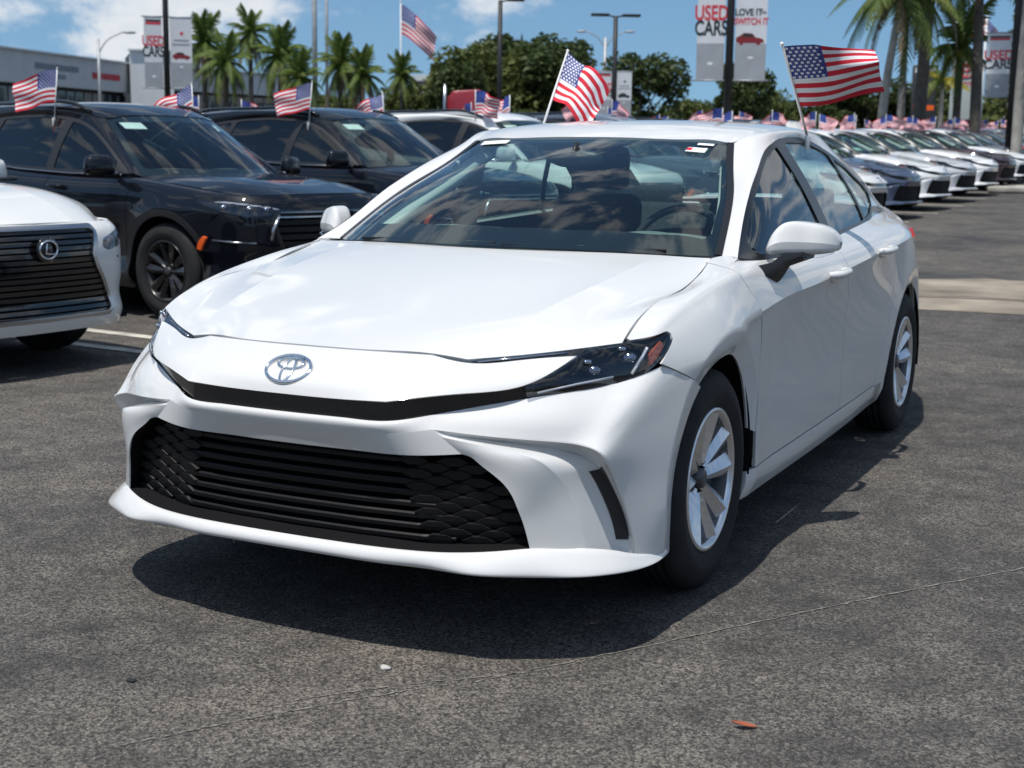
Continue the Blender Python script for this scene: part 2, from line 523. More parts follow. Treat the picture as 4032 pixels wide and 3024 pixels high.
def ycut(tab):
    zs = np.array([t[1] for t in tab]); ys = np.array([t[0] for t in tab])
    return lambda V: np.interp(V[:, 2], zs, ys)
cutA = ycut([(.445, .18), (.435, .30), (.412, .50), (.400, .69), (.385, .76), (.318, .84), (.235, .91), (.215, .945), (.21, 1.1)])
cutB = ycut([(1.60, .18), (1.585, .30), (1.555, .60), (1.53, .76), (1.44, .86), (1.41, .90), (1.385, 1.1)])
cutC = ycut([(2.20, .18), (2.215, .32), (2.26, .45), (2.33, .60), (2.37, .74), (2.385, .90), (2.43, 1.0), (2.5, 1.15)])
sill = lambda V: V[:, 2]-np.interp(V[:, 1], [.3, .42, 1.3, 2.2, 2.5], [.284, .286, .293, .307, .315])
def circ(yc, r): return lambda V: np.hypot(V[:, 1]-yc, V[:, 2]-WZ)-r
def poly_sd(poly, a=1, b=2):
    """signed distance to a closed polygon in two coordinates, positive inside"""
    P = np.array(poly, float)
    def f(V):
        q = V[:, [a, b]]; d = np.full(len(q), 1e9); ins = np.zeros(len(q), bool)
        for i in range(len(P)):
            p0, p1 = P[i], P[(i+1) % len(P)]; e = p1-p0
            t = np.clip(((q-p0)@e)/(e@e), 0, 1)
            d = np.minimum(d, np.linalg.norm(q-p0-t[:, None]*e, axis=1))
            c = ((p0[1] > q[:, 1]) != (p1[1] > q[:, 1]))
            xi = p0[0]+(q[:, 1]-p0[1])*e[0]/(e[1] if abs(e[1]) > 1e-12 else 1e-12)
            ins ^= c & (q[:, 0] < xi)
        return np.where(ins, d, -d)
    return f
GAP = .0022
# lamp outline seen from the side (y, z), the tail of the headlight lies in the fender
LAMP_TAIL = [(-.53, .801), (-.47, .806), (-.41, .8125), (-.372, .8175), (-.360, .814), (-.362, .799), (-.405, .7745), (-.463, .7425), (-.506, .7195), (-.573, .7015), (-.7, .69), (-.7, .80)]
seam_f = lambda V: -((V[:, 1]+.455)*(.65-.742) - (V[:, 2]-.742)*(-.215+.455))  # > 0 above the bumper seam
HOODCUT = [(.768, -.530, .801), (.7665, -.49, .826), (.760, -.38, .857), (.7565, -.27, .879), (.756, -.04, .905), (.755, .117, .934), (.742, .225, .968), (.732, .275, .975)]

def both(parent, name, skin, m, rim=.012):
    """a panel and its twin on the other flank"""
    a = skin; b = skin.mirror()
    if rim: a.rim(rim); b.rim(rim)
    return [a.build(name, m, parent), b.build(name, m, parent)]

def box_round(name, c, d, m, parent, bevel=.03, rot=None, taper=None):
    """rounded block; taper scales the top"""
    bm = MB(); mt = Matrix.Translation(c) @ (rot.to_4x4() if rot else Matrix())
    bm.box((0, 0, 0), d)
    if taper: bm.V = [(v[0]*(taper[0] if v[2] > 0 else 1), v[1]*(taper[1] if v[2] > 0 else 1), v[2]) for v in bm.V]
    bm.V = [tuple(mt @ Vector(v)) for v in bm.V]
    return bm.build(name, m, parent, bevel=bevel)

def make_wheel(parent, x, y, style='silver', R=WR, rim_r=.216, half_w=.1025, n_sp=5):
    """wheel with its outside towards +x of its own frame"""
    w = bpy.data.objects.new('wheel', None); col.objects.link(w); w.parent = parent
    w.location = (x, y, R); w.empty_display_size = .1
    if x < 0: w.rotation_euler = (0, 0, math.pi)
    hw = half_w
    prof = [(rim_r-.012, -hw+.02), (rim_r+.004, -hw+.008), (R*.80, -hw-.004), (R-.03, -hw+.004), (R-.008, -hw+.022), (R, -hw+.045)]
    for k in range(4):
        gx = -hw+.06+k*(2*hw-.12)/3
        prof += [(R, gx-.006), (R-.007, gx-.003), (R-.007, gx+.003), (R, gx+.006)]
    prof += [(R, hw-.045), (R-.008, hw-.022), (R-.03, hw-.004), (R*.80+.008, hw+.003), (R*.80, hw+.0045), (R*.80-.008, hw+.003), (rim_r+.012, hw-.004), (rim_r+.003, hw-.010), (rim_r-.012, hw-.02)]
    MB().lathe(prof, 72, 'x').build('tyre', M['rubber'], w)
    am = {'silver': M['alloy'], 'dark': M['alloy_black']}[style]
    rm = MB()
    rm.lathe([(rim_r+.001, hw-.012), (rim_r+.002, hw-.007), (rim_r-.006, hw-.004), (rim_r-.014, hw-.008), (rim_r-.018, hw-.022)], 72, 'x')
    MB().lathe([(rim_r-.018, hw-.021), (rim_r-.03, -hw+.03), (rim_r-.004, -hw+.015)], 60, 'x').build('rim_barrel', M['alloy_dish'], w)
    n = n_sp
    for k in range(n):
        for sgn in (-1, 1):
            a0 = 2*math.pi*k/n + math.pi/2
            ah, ar = a0+sgn*.30, a0+sgn*.255
            def pt(rad, ang, xx): return (xx, rad*math.cos(ang), rad*math.sin(ang))
            ri, ro = .045, rim_r-.010
            rows = []
            for t in np.linspace(0, 1, 6):
                rad = ri+(ro-ri)*t; ang = ah+(ar-ah)*t
                wv = (.021+.024*t)/rad if rad > .06 else .36
                xc = hw-.052+.030*t
                rows.append([pt(rad, ang-wv, xc-.030), pt(rad, ang-wv*.85, xc-.004), pt(rad, ang+wv*.10*sgn, xc+.014), pt(rad, ang+wv*.85, xc-.004), pt(rad, ang+wv, xc-.030)])
            rm.grid(rows, smooth=False)
    rim = rm.build('rim', am, w)
    MB().lathe([(.0, hw-.030), (.026, hw-.030), (.030, hw-.034), (.032, hw-.06)], 24, 'x').build('centre_cap', M['alloy_dark'], w)
    lm = MB()
    lm.lathe([(.03, hw-.055), (.072, hw-.055), (.075, hw-.075)], 24, 'x')
    for k in range(5):
        a = 2*math.pi*(k+.5)/5+math.pi/2
        lm.lathe([(0, hw-.043), (.009, hw-.043), (.010, hw-.056)], 8, 'x', (0, .056*math.cos(a), .056*math.sin(a)))
    lm.build('wheel_nuts', M['alloy_dark'], w)
    MB().lathe([(.04, hw-.11), (.145, hw-.11), (.145, hw-.13), (.04, hw-.13)], 40, 'x').build('brake_disc', M['brake'], w)
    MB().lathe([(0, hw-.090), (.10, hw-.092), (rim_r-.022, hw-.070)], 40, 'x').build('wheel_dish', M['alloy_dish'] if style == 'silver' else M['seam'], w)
    return w

def side_skin(bv=(3, 8)):
    rows = [[(SIDE[s][k][0], SIDE_Y[s], SIDE[s][k][1]) for s in range(len(SIDE_Y))] for k in range(11)]
    # the hood cut is set out by its own points
    return Skin().grids(loft(rows, 260, 84, bv=bv), ref=(0, 1.4, .6), disp=arch_flare)

def build_sedan(color, label, group=None):
    car = thing('sedan', label, 'car', group=group)
    P = M['paint']
    base = side_skin()
    hc_y = [p[1] for p in HOODCUT]; hc_x = [p[0] for p in HOODCUT]
    inner = lambda V: np.where(V[:, 1] < .30, V[:, 0]-np.interp(V[:, 1], hc_y, hc_x)-GAP, .1)
    tail = poly_sd(LAMP_TAIL)
    fend = side_skin((8,)).clip(lambda V: cutA(V)-V[:, 1]-GAP, circ(0, .378), lambda V: seam_f(V)-.0003, lambda V: -tail(V)-GAP, inner,
                            lambda V: V[:, 2]-.18)
    both(car, 'fender', fend, P, .007)
    fd = base.copy().clip(lambda V: V[:, 1]-cutA(V)-GAP, lambda V: cutB(V)-V[:, 1]-GAP, lambda V: sill(V)-GAP)
    fdo = both(car, 'front_door', fd, P)
    rd = base.copy().clip(lambda V: V[:, 1]-cutB(V)-GAP, lambda V: cutC(V)-V[:, 1]-GAP, lambda V: sill(V)-GAP, circ(WB, .384))
    rdo = both(car, 'rear_door', rd, P)
    q = base.copy().clip(lambda V: V[:, 1]-cutC(V)-GAP, circ(WB, .378), lambda V: V[:, 2]-.215)
    both(car, 'quarter_panel', q, P, .02)
    rk = base.copy().clip(lambda V: V[:, 1]-.36, lambda V: 2.33-V[:, 1], lambda V: -sill(V)-GAP, circ(0, .378), circ(WB, .378))
    both(car, 'sill_panel', rk, P, .02)
    # dark body under the gaps
    und = base.copy().offset(-.010).clip(circ(0, .40), circ(WB, .40), lambda V: V[:, 1]+.40, lambda V: seam_f(V)+.02, inner, lambda V: -tail(V)-.004)
    und.clip(lambda V: V[:, 1]-cutA(V)+.03)
    und2 = side_skin((8,)).offset(-.010).clip(lambda V: cutA(V)+.03-V[:, 1], circ(0, .40), lambda V: V[:, 1]+.40, lambda V: seam_f(V)+.02, inner, lambda V: -tail(V)-.004)
    both(car, 'inner_body', und.join(und2), M['seam'], 0)

    # ---- hood
    H = [
     [(0, -.885, .782), (0, -.72, .818), (0, -.45, .872), (0, -.15, .930), (0, .17, .984)],
     [(.22, -.866, .781), (.22, -.71, .816), (.225, -.44, .870), (.235, -.15, .927), (.24, .19, .984)],
     [(.36, -.815, .776), (.385, -.69, .812), (.42, -.44, .866), (.45, -.15, .922), (.46, .225, .980)],
     [(.445, -.786, .764), (.475, -.655, .811), (.505, -.44, .868), (.545, -.15, .921), (.565, .25, .978)],
     [(.575, -.696, .776), (.60, -.58, .812), (.625, -.42, .852), (.65, -.13, .906), (.655, .265, .975)],
     [(.768, -.530, .801), (.7645, -.46, .835), (.757, -.29, .876), (.7555, -.02, .909), (.732, .275, .974)],
    ]
    hood = Skin().grids(loft([[(-p[0], p[1], p[2]) for p in r] for r in H[:0:-1]]+H, 60, 120, bv=(2, 8)), ref=(0, 0, 0))
    hood.rim(.012).build('hood', P, car)
    # ---- nose panel with the badge
    NP = [
     [(0, -.8885, .7785), (.22, -.8695, .7775), (.36, -.8185, .7725), (.462, -.785, .7545), (.575, -.708, .7635), (.680, -.636, .772)],
     [(0, -.943, .727), (.21, -.930, .727), (.335, -.900, .725), (.462, -.845, .727), (.59, -.748, .738), (.682, -.637, .7725)],
     [(0, -.980, .690), (.205, -.971, .690), (.32, -.949, .690), (.466, -.875, .703), (.603, -.771, .717), (.684, -.638, .773)],
     [(0, -.9905, .666), (.2, -.985, .667), (.314, -.972, .6695), (.468, -.885, .690), (.606, -.776, .709), (.686, -.639, .7735)]]
    np_ = Skin().grids(loft(mir(NP), 130, 30, bu=(3, 7)), ref=(0, 0, 0))
    np_.rim(.004).build('nose_panel', P, car)
    # ---- black band between the lamps, recessed
    BD = [
     [(0, -.972, .668), (.2, -.966, .669), (.314, -.948, .671), (.468, -.862, .690), (.62, -.746, .711)],
     [(0, -.976, .612), (.2, -.970, .612), (.314, -.952, .612), (.461, -.861, .638), (.62, -.747, .667)]]
    Skin().grids(loft(mir(BD), 100, 6, bu=(2, 6)), ref=(0, 0, 0)).build('grille_band', M['black_gloss'], car)

    # ---- front bumper
    bump = Skin()
    lin = lambda p, q_, t: tuple(np.array(p)*(1-t)+np.array(q_)*t)
    O0, E0, G0 = (.402, -.907, .632), (.42, -.922, .600), (.49, -.897, .540)
    CH = [
     [(0, -.985, .618), (.2, -.978, .618), (.314, -.960, .618), O0],
     [(0, -.9925, .611), (.2, -.9855, .611), (.314, -.9685, .611), lin(O0, E0, .3)],
     [(0, -.9935, .602), (.2, -.9865, .602), (.315, -.9695, .602), lin(O0, E0, .6)],
     [(0, -.988, .588), (.2, -.981, .588), (.320, -.964, .588), E0],
     [(0, -.968, .557), (.2, -.962, .557), (.340, -.951, .558), lin(E0, G0, .5)],
     [(0, -.948, .527), (.2, -.944, .528), (.362, -.940, .531), G0]]
    bump.grids(loft(mir(CH), 90, 22, bu=(2, 4), bv=(3,)), ref=(0, 0, .5))
    E = [E0, (.60, -.838, .581), (.70, -.776, .571), (.765, -.742, .560), (.80, -.734, .545), (.812, -.707, .512), (.818, -.655, .445), (.831, -.602, .337), (.842, -.565, .241)]
    EP = spline(E, 8*12)
    tE = np.linspace(0, 8, len(EP))
    tE = chords(np.array(E)[:, None, :]); fr = np.linspace(0, tE[-1], len(EP))
    def Eat(k):
        s = np.interp(k, range(9), tE)
        return np.array([np.interp(s, fr, EP[:, i]) for i in range(3)])
    O = [O0, (.604, -.765, .672), (.70, -.678, .687), (.775, -.570, .7015), (.825, -.493, .7210), (.857, -.40, .738), (.876, -.30, .728), (.889, -.20, .680), (.890, -.20, .57), (.881, -.25, .43), (.870, -.30, .32), (.862, -.335, .245), (.858, -.36, .20)]
    ks = [0, 1, 2, 2.7, 3.2, 3.6, 4, 4.4, 5, 6, 7, 7.6, 8]
    DIR = [(.1, -.9, .3), (.45, -.85, .0), (.55, -.8, .0), (.6, -.75, 0), (.65, -.7, 0), (.7, -.65, .0), (.75, -.6, .0), (.8, -.5, .0), (.85, -.4, 0), (.9, -.35, 0), (.9, -.3, 0), (.9, -.3, 0), (.9, -.3, -.1)]
    BUL = [.0, .011, .014, .015, .015, .014, .013, .013, .014, .016, .018, .016, .012]
    rows = []
    for t, f in ((0, 0), (.10, .25), (.35, .85), (.68, .80), (1, 0)):
        rows.append([tuple(Eat(k)*(1-t)+np.array(o)*t+np.array(d)*b*f) for k, o, d, b in zip(ks, O, DIR, BUL)])
    corner = Skin().grids(loft(rows, 170, 54), ref=(.5, -.45, .45), disp=arch_flare)
    corner.clip(circ(0, .378), lambda V: np.where(V[:, 1] > -.47, -seam_f(V)-.0003, 1), lambda V: -tail(V)-GAP)
    # recess and wing round the grille end
    D = [lin(E0, G0, .15), (.595, -.795, .560), (.682, -.732, .542), (.736, -.690, .520), (.764, -.676, .500), (.776, -.658, .476), (.795, -.632, .420), (.815, -.598, .335), (.828, -.584, .245)]
    B = [lin(E0, G0, .3), (.562, -.885, .5625), (.644, -.857, .5465), (.682, -.832, .5275), (.702, -.803, .4995), (.714, -.778, .471), (.727, -.755, .43), (.748, -.732, .36), (.765, -.722, .265)]
    G = [G0, (.520, -.893, .532), (.548, -.888, .511), (.593, -.880, .479), (.62, -.870, .443), (.632, -.862, .41), (.640, -.853, .381), (.650, -.844, .34), (.660, -.835, .285)]
    mid = lambda a, b, t, off=(0, 0, 0): [tuple(np.array(p)*(1-t)+np.array(q_)*t+np.array(off)*min(1, i*.5)) for i, (p, q_) in enumerate(zip(a, b))]
    Ed = [tuple(Eat(k)) for k in range(9)]
    rec = loft([Ed, mid(Ed, D, .35, (0, .004, .004)), mid(Ed, D, .8, (0, .006, .002)), D], 80, 14)
    rec2 = loft([D, mid(D, B, .45, (0, .012, -.002)), mid(D, B, .9, (0, .004, 0)), B], 80, 20)
    wing = loft([B, mid(B, G, .3, (.004, -.008, .004)), mid(B, G, .7, (0, -.009, .002)), G], 80, 20)
    corner.grids(rec, ref=(.60, -.60, .56)).grids(rec2, ref=(.5, -.4, .4)).grids(wing, ref=(.4, -.4, .4))
    # lip
    L0 = [(0, -.982, .289), (.16, -.979, .289), (.31, -.968, .289), (.43, -.944, .289), (.52, -.916, .293), (.594, -.879, .298), (.659, -.836, .303), (.765, -.722, .290), (.815, -.640, .270), (.842, -.56, .246), (.859, -.41, .228)]
    L3 = [(0, -.982, .251), (.16, -.979, .250), (.31, -.967, .247), (.43, -.942, .244), (.535, -.938, .243), (.615, -.898, .239), (.71, -.838, .236), (.80, -.748, .231), (.850, -.62, .222), (.864, -.48, .213), (.860, -.40, .207)]
    off1 = [(0, -.015, -.006), (0, -.015, -.006), (.002, -.015, -.006), (.006, -.015, -.007), (.012, -.015, -.009), (.014, -.014, -.011), (.016, -.013, -.013), (.017, -.011, -.014), (.017, -.006, -.013), (.013, 0, -.010), (.006, 0, -.004)]
    L1 = [tuple(np.array(a)+np.array(o)) for a, o in zip(L0, off1)]
    L2 = [tuple(np.array(a)*.25+np.array(b)*.75+np.array(o)*1.05) for a, b, o in zip(L0, L3, off1)]
    L4 = [(p[0]*.93, p[1]+.07, p[2]+.004) for p in L3]
    bump.grids(loft(mir([L0, mid(L0, L1, .55, (0, 0, .002)), L1, L2, L3]), 150, 18), ref=(0, -.55, .28))
    bump.grids(loft(mir([L3, L4]), 120, 4), ref=(0, -.6, .6))
    # flat floor from the wing foot to the lip
    bump.join(corner); bump.join(corner.mirror())
    bump.rim(.004).build('front_bumper', P, car)
    fb = [o for o in car.children if o.name.startswith('front_bumper')][0]
    gv = np.concatenate([rec[0][:, -3:-1], rec2[0][:, :6]], axis=1)
    nq = gv.shape[0]
    for s in (1, -1):
        vin = Skin().grids([gv[int(nq*.60):int(nq*.935)]], ref=(.5, -.4, .4)).offset(.003)
        if s < 0: vin = vin.mirror()
        vin.rim(.008).build('air_vent', M['black_plastic'], fb)

    # ---- lower grille
    def gy(x, z):
        ax = abs(x)
        return np.interp(ax, [0, .2, .37, .5, .6, .68], [-.930, -.926, -.908, -.868, -.835, -.80]) + .006 + (.53-z)*.05
    gr = bpy.data.objects.new('lower_grille', None); col.objects.link(gr); gr.parent = car
    xs = np.linspace(-.655, .655, 41)
    Skin().grids([np.array([[(x, gy(x, z)+.055, z) for x in xs] for z in (.27, .40, .545)])], ref=(0, 0, .4)).build('grille_back', M['seam'], gr)
    def xlim(z): return np.interp(z, [.29, .34, .38, .44, .48, .54], [.655, .645, .635, .615, .585, .49])
    for i in range(8):
        z = .306+i*.0292
        w = .46-.016*i
        xx = np.linspace(-w, w, 33)
        sec = [(-.000, .0085), (-.004, .004), (-.002, -.0065), (.030, -.012), (.032, .003), (0, .0085)]
        Gs = np.array([[(x, gy(x, z)+s[0], z+s[1]*(1.0 if abs(x) < w-.03 else .8)) for s in sec] for x in xx])
        bmx = MB(); bmx.grid(Gs, smooth=False); bmx.build('grille_slat', M['grille_plastic'], gr)
    # hexagonal scales at both ends, one mesh shared
    hx = MB()
    w_, h_ = .046, .0150
    ring = [(-w_, 0), (-w_*.42, h_), (w_*.42, h_), (w_, 0), (w_*.42, -h_), (-w_*.42, -h_)]
    V = [(a, .014, b) for a, b in ring]+[(a*.93, 0, b*.86) for a, b in ring]+[(0, -.0015, -h_*.1)]
    F = [(k, (k+1) % 6, (k+1) % 6+6, k+6) for k in range(6)]+[(k+6, (k+1) % 6+6, 12) for k in range(6)]
    hx._add(V, F)
    first = None
    for s in (1, -1):
        for i in range(13):
            z = .304+i*.01725
            x0 = .418+(.047 if i % 2 else 0)-.0095*i*.55
            for k in range(4):
                x = x0+k*.0985
                if x+.030 > xlim(z) or z > .522: continue
                if first is None:
                    o = hx.build('grille_scale', M['grille_plastic'], gr); first = o
                else:
                    o = first.copy(); col.objects.link(o)
                sl = math.atan2(gy(x+.02, z)-gy(x-.02, z), .04)
                o.location = (s*x, gy(x, z)-.004, z); o.rotation_euler = (math.radians(14), 0, s*sl)
    # bezel that closes the opening all round
    bz = [(p[0], p[1], p[2]) for p in G[::-1]]
    gt = [(0, -.948, .527), (.2, -.944, .528), (.362, -.940, .531), (.49, -.897, .5395)]
    gb = [(0, -.985, .288), (.31, -.972, .288), (.43, -.945, .287), (.50, -.928, .291), (.594, -.879, .298), (.659, -.836, .303)]
    bzs = Skin()
    for c, nn in ((gt, 30), (gb, 40), (G, 40)):
        for s in (1, -1):
            a = [(s*p[0], p[1], p[2]-(.004 if c is gb else 0)) for p in c]
            b = [(s*p[0]*(.985 if c is G else 1), gy(p[0], p[2])+.05, p[2]) for p in c]
            if c is gb: b = [(s*p[0]*.98, gy(p[0], .3)+.05, p[2]+.012) for p in c]
            bzs.grids(loft([a, b], nn, 3))
    bzs.build('grille_frame', M['grille_plastic'], gr)

    # ---- headlights
    for s in (1, -1):
        hl = bpy.data.objects.new('headlight', None); col.objects.link(hl); hl.parent = car
        LO = [(.604, -.762, .6725), (.70, -.680, .685), (.775, -.572, .700), (.823, -.505, .719), (.843, -.463, .744), (.8515, -.405, .776), (.8475, -.362, .8015)]
        UP = [(.608, -.779, .707), (.655, -.705, .7375), (.688, -.628, .7745), (.735, -.563, .7955), (.768, -.528, .8005), (.797, -.455, .8075), (.8195, -.369, .8165)]
        MD = [tuple((np.array(a)+np.array(b))/2+np.array((.006, -.010, .003))) for a, b in zip(LO, UP)]
        def lamp(off):
            k = Skin().grids(loft([LO, MD, UP], 60, 16, bu=(2,)), ref=(.5, 0, .6)); k.offset(off)
            return k if s > 0 else k.mirror()
        lamp(.0).build('lens', M['lens'], hl)
        lamp(-.055).build('lamp_housing', M['lamp_inner'], hl)
        # dark frame just under the lens rim
        fr_ = Skin()
        for c in (LO, UP):
            d = [tuple(np.array(p)*.88+np.array(m_)*.12) for p, m_ in zip(c, MD)]
            fr_.grids(loft([c, d], 50, 3, bu=(2,)))
            fr_.grids(loft([c, [(p[0]*.96, p[1]+.05, p[2]) for p in c]], 50, 3, bu=(2,)))
        fr_.offset(0)
        fr_.V = [(v[0]*.9985, v[1]+.002, v[2]) for v in fr_.V]
        (fr_ if s > 0 else fr_.mirror()).build('lamp_bezel', M['black_gloss'], hl)
        # two projector modules and a slanting light bar
        for t, wdt in ((.30, .040), (.52, .044)):
            a = np.array([np.interp(t*6, range(7), [p[i] for p in LO]) for i in range(3)]); b = np.array([np.interp(t*6, range(7), [p[i] for p in UP]) for i in range(3)])
            c = a*.52+b*.48; c = c+np.array((-.012, .030, 0))
            MB().ico((s*c[0], c[1], c[2]), (wdt*.62, .02, wdt*.42), 2).build('projector', M['lamp_chrome'], hl)
            a2 = a*.25+b*.75; a2 = a2+np.array((-.014, .026, 0))
            box_round('reflector_fin', (s*a2[0], a2[1], a2[2]), (.085, .02, .010), M['lamp_chrome'], hl, .003, Matrix.Rotation(s*-.75, 3, 'Z') @ Matrix.Rotation(s*-.25, 3, 'Y'))
        mb = MB(); mb.tube([(s*.800, -.536, .722), (s*.815, -.497, .765), (s*.818, -.478, .785)], .0045, 6); mb.build('light_bar', M['lamp_white'], hl)
        mb = MB(); mb.tube([(s*.625, -.742, .685), (s*.70, -.663, .703), (s*.765, -.578, .716)], .0035, 6); mb.build('light_bar', M['lamp_white'], hl)
        am = Skin().grids(loft([[(.829, -.475, .738), (.835, -.442, .757), (.838, -.405, .782)], [(.823, -.478, .762), (.829, -.442, .783), (.833, -.410, .797)]], 12, 4), ref=(.5, 0, .7))
        (am if s > 0 else am.mirror()).rim(.008).build('amber_reflector', M['amber'], hl)
        # the slim running-light strip along the hood edge
        st = Skin().grids(loft([[(.4555, -.7835, .7605), (.54, -.7225, .770), (.664, -.623, .7865), (.70, -.593, .7915)], [(.463, -.787, .7555), (.545, -.730, .7615), (.665, -.647, .7715), (.688, -.630, .7745)]], 40, 4), ref=(.4, 0, .6))
        st.offset(-.003)
        st2 = (st if s > 0 else st.mirror())
        st2.build('running_light', M['black_gloss'], hl)
        mb = MB(); mb.tube([(s*.47, -.778, .7585), (s*.545, -.7225, .766), (s*.66, -.633, .7795)], .0028, 6); mb.build('light_bar', M['lamp_chrome'], hl)

    # ---- badge on the nose: three ovals
    bd = bpy.data.objects.new('badge', None); col.objects.link(bd); bd.parent = car
    bd.location = (0, -.9475, .7245); bd.rotation_euler = (math.radians(-46.5), 0, 0)
    def ring_(cx, cz, a, b, w, n=40):
        mb = MB()
        pts = [(cx+a*math.cos(2*math.pi*k/n), 0, cz+b*math.sin(2*math.pi*k/n)) for k in range(n+1)]
        mb.tube(pts, w, 8, caps=False)
        mb.build('badge_ring', M['chrome'], bd)
    ring_(0, 0, .068, .045, .0052); ring_(0, .018, .040, .0185, .0042); ring_(0, -.003, .0165, .041, .0040)

    # ---- glass, pillars, roof
    WS = [
     [(0, .155, .990), (.25, .175, .989), (.50, .240, .984), (.66, .325, .977), (.727, .392, .9735)],
     [(0, .46, 1.160), (.235, .475, 1.157), (.465, .535, 1.149), (.605, .610, 1.135), (.667, .668, 1.122)],
     [(0, .74, 1.276), (.215, .755, 1.272), (.415, .80, 1.260), (.535, .860, 1.248), (.590, .905, 1.238)],
     [(0, .975, 1.350), (.195, .985, 1.348), (.375, 1.015, 1.344), (.485, 1.050, 1.339), (.531, 1.075, 1.334)]]
    ws = Skin().grids(loft(mir(WS), 40, 24), ref=(0, 1.5, .6))
    ws.copy().build('windshield', M['windshield'], car)
    wo = [o for o in car.children if o.name.startswith('windshield')][-1]
    # black frit border on the inside of the glass
    bl = ws.copy().offset(-.0035)
    def frit(V):
        # distances in the pane: side, top and base
        y = V[:, 1]; lim = np.interp(y, [.155, .39, .67, .905, 1.075], [.73, .725, .667, .590, .531]); yb = np.interp(np.abs(V[:, 0]), [0, .25, .5, .66, .727], [.155, .175, .24, .325, .392])
        yt = np.interp(np.abs(V[:, 0]), [0, .195, .375, .485, .531], [.975, .985, 1.015, 1.05, 1.075])
        return np.maximum(np.maximum(np.abs(V[:, 0])-lim+.042, yb+.10-y), y-yt+.045)
    bl.clip(frit).build('glass_border', M['frit'], wo)
    RF = [
     [(0, .980, 1.356), (.195, .990, 1.354), (.375, 1.020, 1.350), (.485, 1.055, 1.346), (.536, 1.082, 1.343), (.556, 1.13, 1.358)],
     [(0, 1.10, 1.392), (.20, 1.11, 1.389), (.385, 1.13, 1.382), (.50, 1.16, 1.374), (.550, 1.185, 1.370), (.572, 1.20, 1.374)],
     [(0, 1.36, 1.425), (.21, 1.36, 1.422), (.40, 1.37, 1.413), (.52, 1.38, 1.402), (.572, 1.385, 1.395), (.592, 1.39, 1.391)],
     [(0, 1.78, 1.440), (.21, 1.78, 1.437), (.41, 1.78, 1.427), (.525, 1.78, 1.414), (.575, 1.78, 1.405), (.594, 1.78, 1.400)],
     [(0, 2.15, 1.425), (.205, 2.15, 1.422), (.39, 2.15, 1.411), (.505, 2.14, 1.397), (.555, 2.135, 1.388), (.575, 2.13, 1.383)],
     [(0, 2.42, 1.385), (.20, 2.42, 1.382), (.37, 2.41, 1.369), (.48, 2.39, 1.353), (.525, 2.375, 1.342), (.545, 2.365, 1.338)]]
    Skin().grids(loft(mir(RF), 60, 46), ref=(0, 1.5, .6)).rim(.012).build('roof', P, car)
    # rear window and boot lid
    RW = [[(0, 2.43, 1.377), (.20, 2.43, 1.374), (.37, 2.42, 1.361), (.48, 2.40, 1.345), (.52, 2.385, 1.335)],
          [(0, 2.80, 1.262), (.22, 2.80, 1.259), (.41, 2.79, 1.247), (.53, 2.77, 1.231), (.575, 2.755, 1.222)],
          [(0, 3.20, 1.095), (.24, 3.19, 1.092), (.45, 3.17, 1.083), (.57, 3.13, 1.072), (.62, 3.10, 1.066)]]
    Skin().grids(loft(mir(RW), 30, 20), ref=(0, 1.5, .6)).build('rear_window', M['side_glass'], car)
    BL = [[(0, 3.21, 1.090), (.24, 3.20, 1.087), (.45, 3.18, 1.078), (.56, 3.16, 1.066), (.625, 3.16, 1.05)],
          [(0, 3.50, 1.080), (.24, 3.49, 1.078), (.43, 3.47, 1.07), (.53, 3.45, 1.06), (.578, 3.44, 1.048)],
          [(0, 3.80, 1.078), (.22, 3.79, 1.076), (.38, 3.76, 1.07), (.46, 3.72, 1.055), (.50, 3.70, 1.04)],
          [(0, 3.86, 1.04), (.22, 3.85, 1.04), (.38, 3.82, 1.03), (.46, 3.78, 1.02), (.50, 3.75, 1.01)],
          [(0, 3.90, .80), (.22, 3.89, .80), (.40, 3.87, .80), (.50, 3.83, .80), (.58, 3.78, .80)]]
    Skin().grids(loft(mir(BL), 30, 30), ref=(0, 2.6, .6)).rim(.012).build('boot_lid', P, car)
    RB = [[(0, 3.90, .80), (.25, 3.89, .80), (.45, 3.86, .80), (.58, 3.80, .80), (.652, 3.745, .80)], [(0, 3.94, .62), (.25, 3.93, .62), (.46, 3.90, .62), (.60, 3.83, .62), (.662, 3.745, .63)],
          [(0, 3.93, .45), (.25, 3.92, .45), (.46, 3.89, .45), (.59, 3.82, .45), (.655, 3.745, .46)], [(0, 3.86, .26), (.25, 3.85, .26), (.44, 3.83, .26), (.56, 3.79, .26), (.61, 3.745, .27)]]
    Skin().grids(loft(mir(RB), 30, 24), ref=(0, 2.6, .6)).rim(.012).build('rear_bumper', P, car)
    for s in (1, -1):
        tl = Skin().grids(loft([[(.40, 3.875, .975), (.55, 3.80, .965), (.655, 3.66, .955), (.752, 3.385, .948)], [(.42, 3.885, .885), (.57, 3.825, .875), (.675, 3.675, .87), (.772, 3.375, .905)]], 20, 6), ref=(.3, 3, .9))
        (tl if s > 0 else tl.mirror()).rim(.02).build('tail_light', M['red_lens'], car)

    # flank above the belt: pillars and roof rail in body colour, dark window frame, panes
    DLO = [(.797, .345, .974), (.760, .485, 1.038), (.715, .700, 1.156), (.675, .925, 1.250), (.645, 1.087, 1.307), (.633, 1.233, 1.342), (.625, 1.42, 1.364), (.625, 1.70, 1.365),
           (.634, 1.94, 1.333), (.663, 2.23, 1.262), (.698, 2.40, 1.192), (.724, 2.462, 1.140), (.748, 2.44, 1.080), (.762, 2.36, 1.035), (.775, 2.21, 1.013), (.806, 1.66, .993), (.822, 1.2, .973), (.830, .85, .962), (.828, .55, .958)]
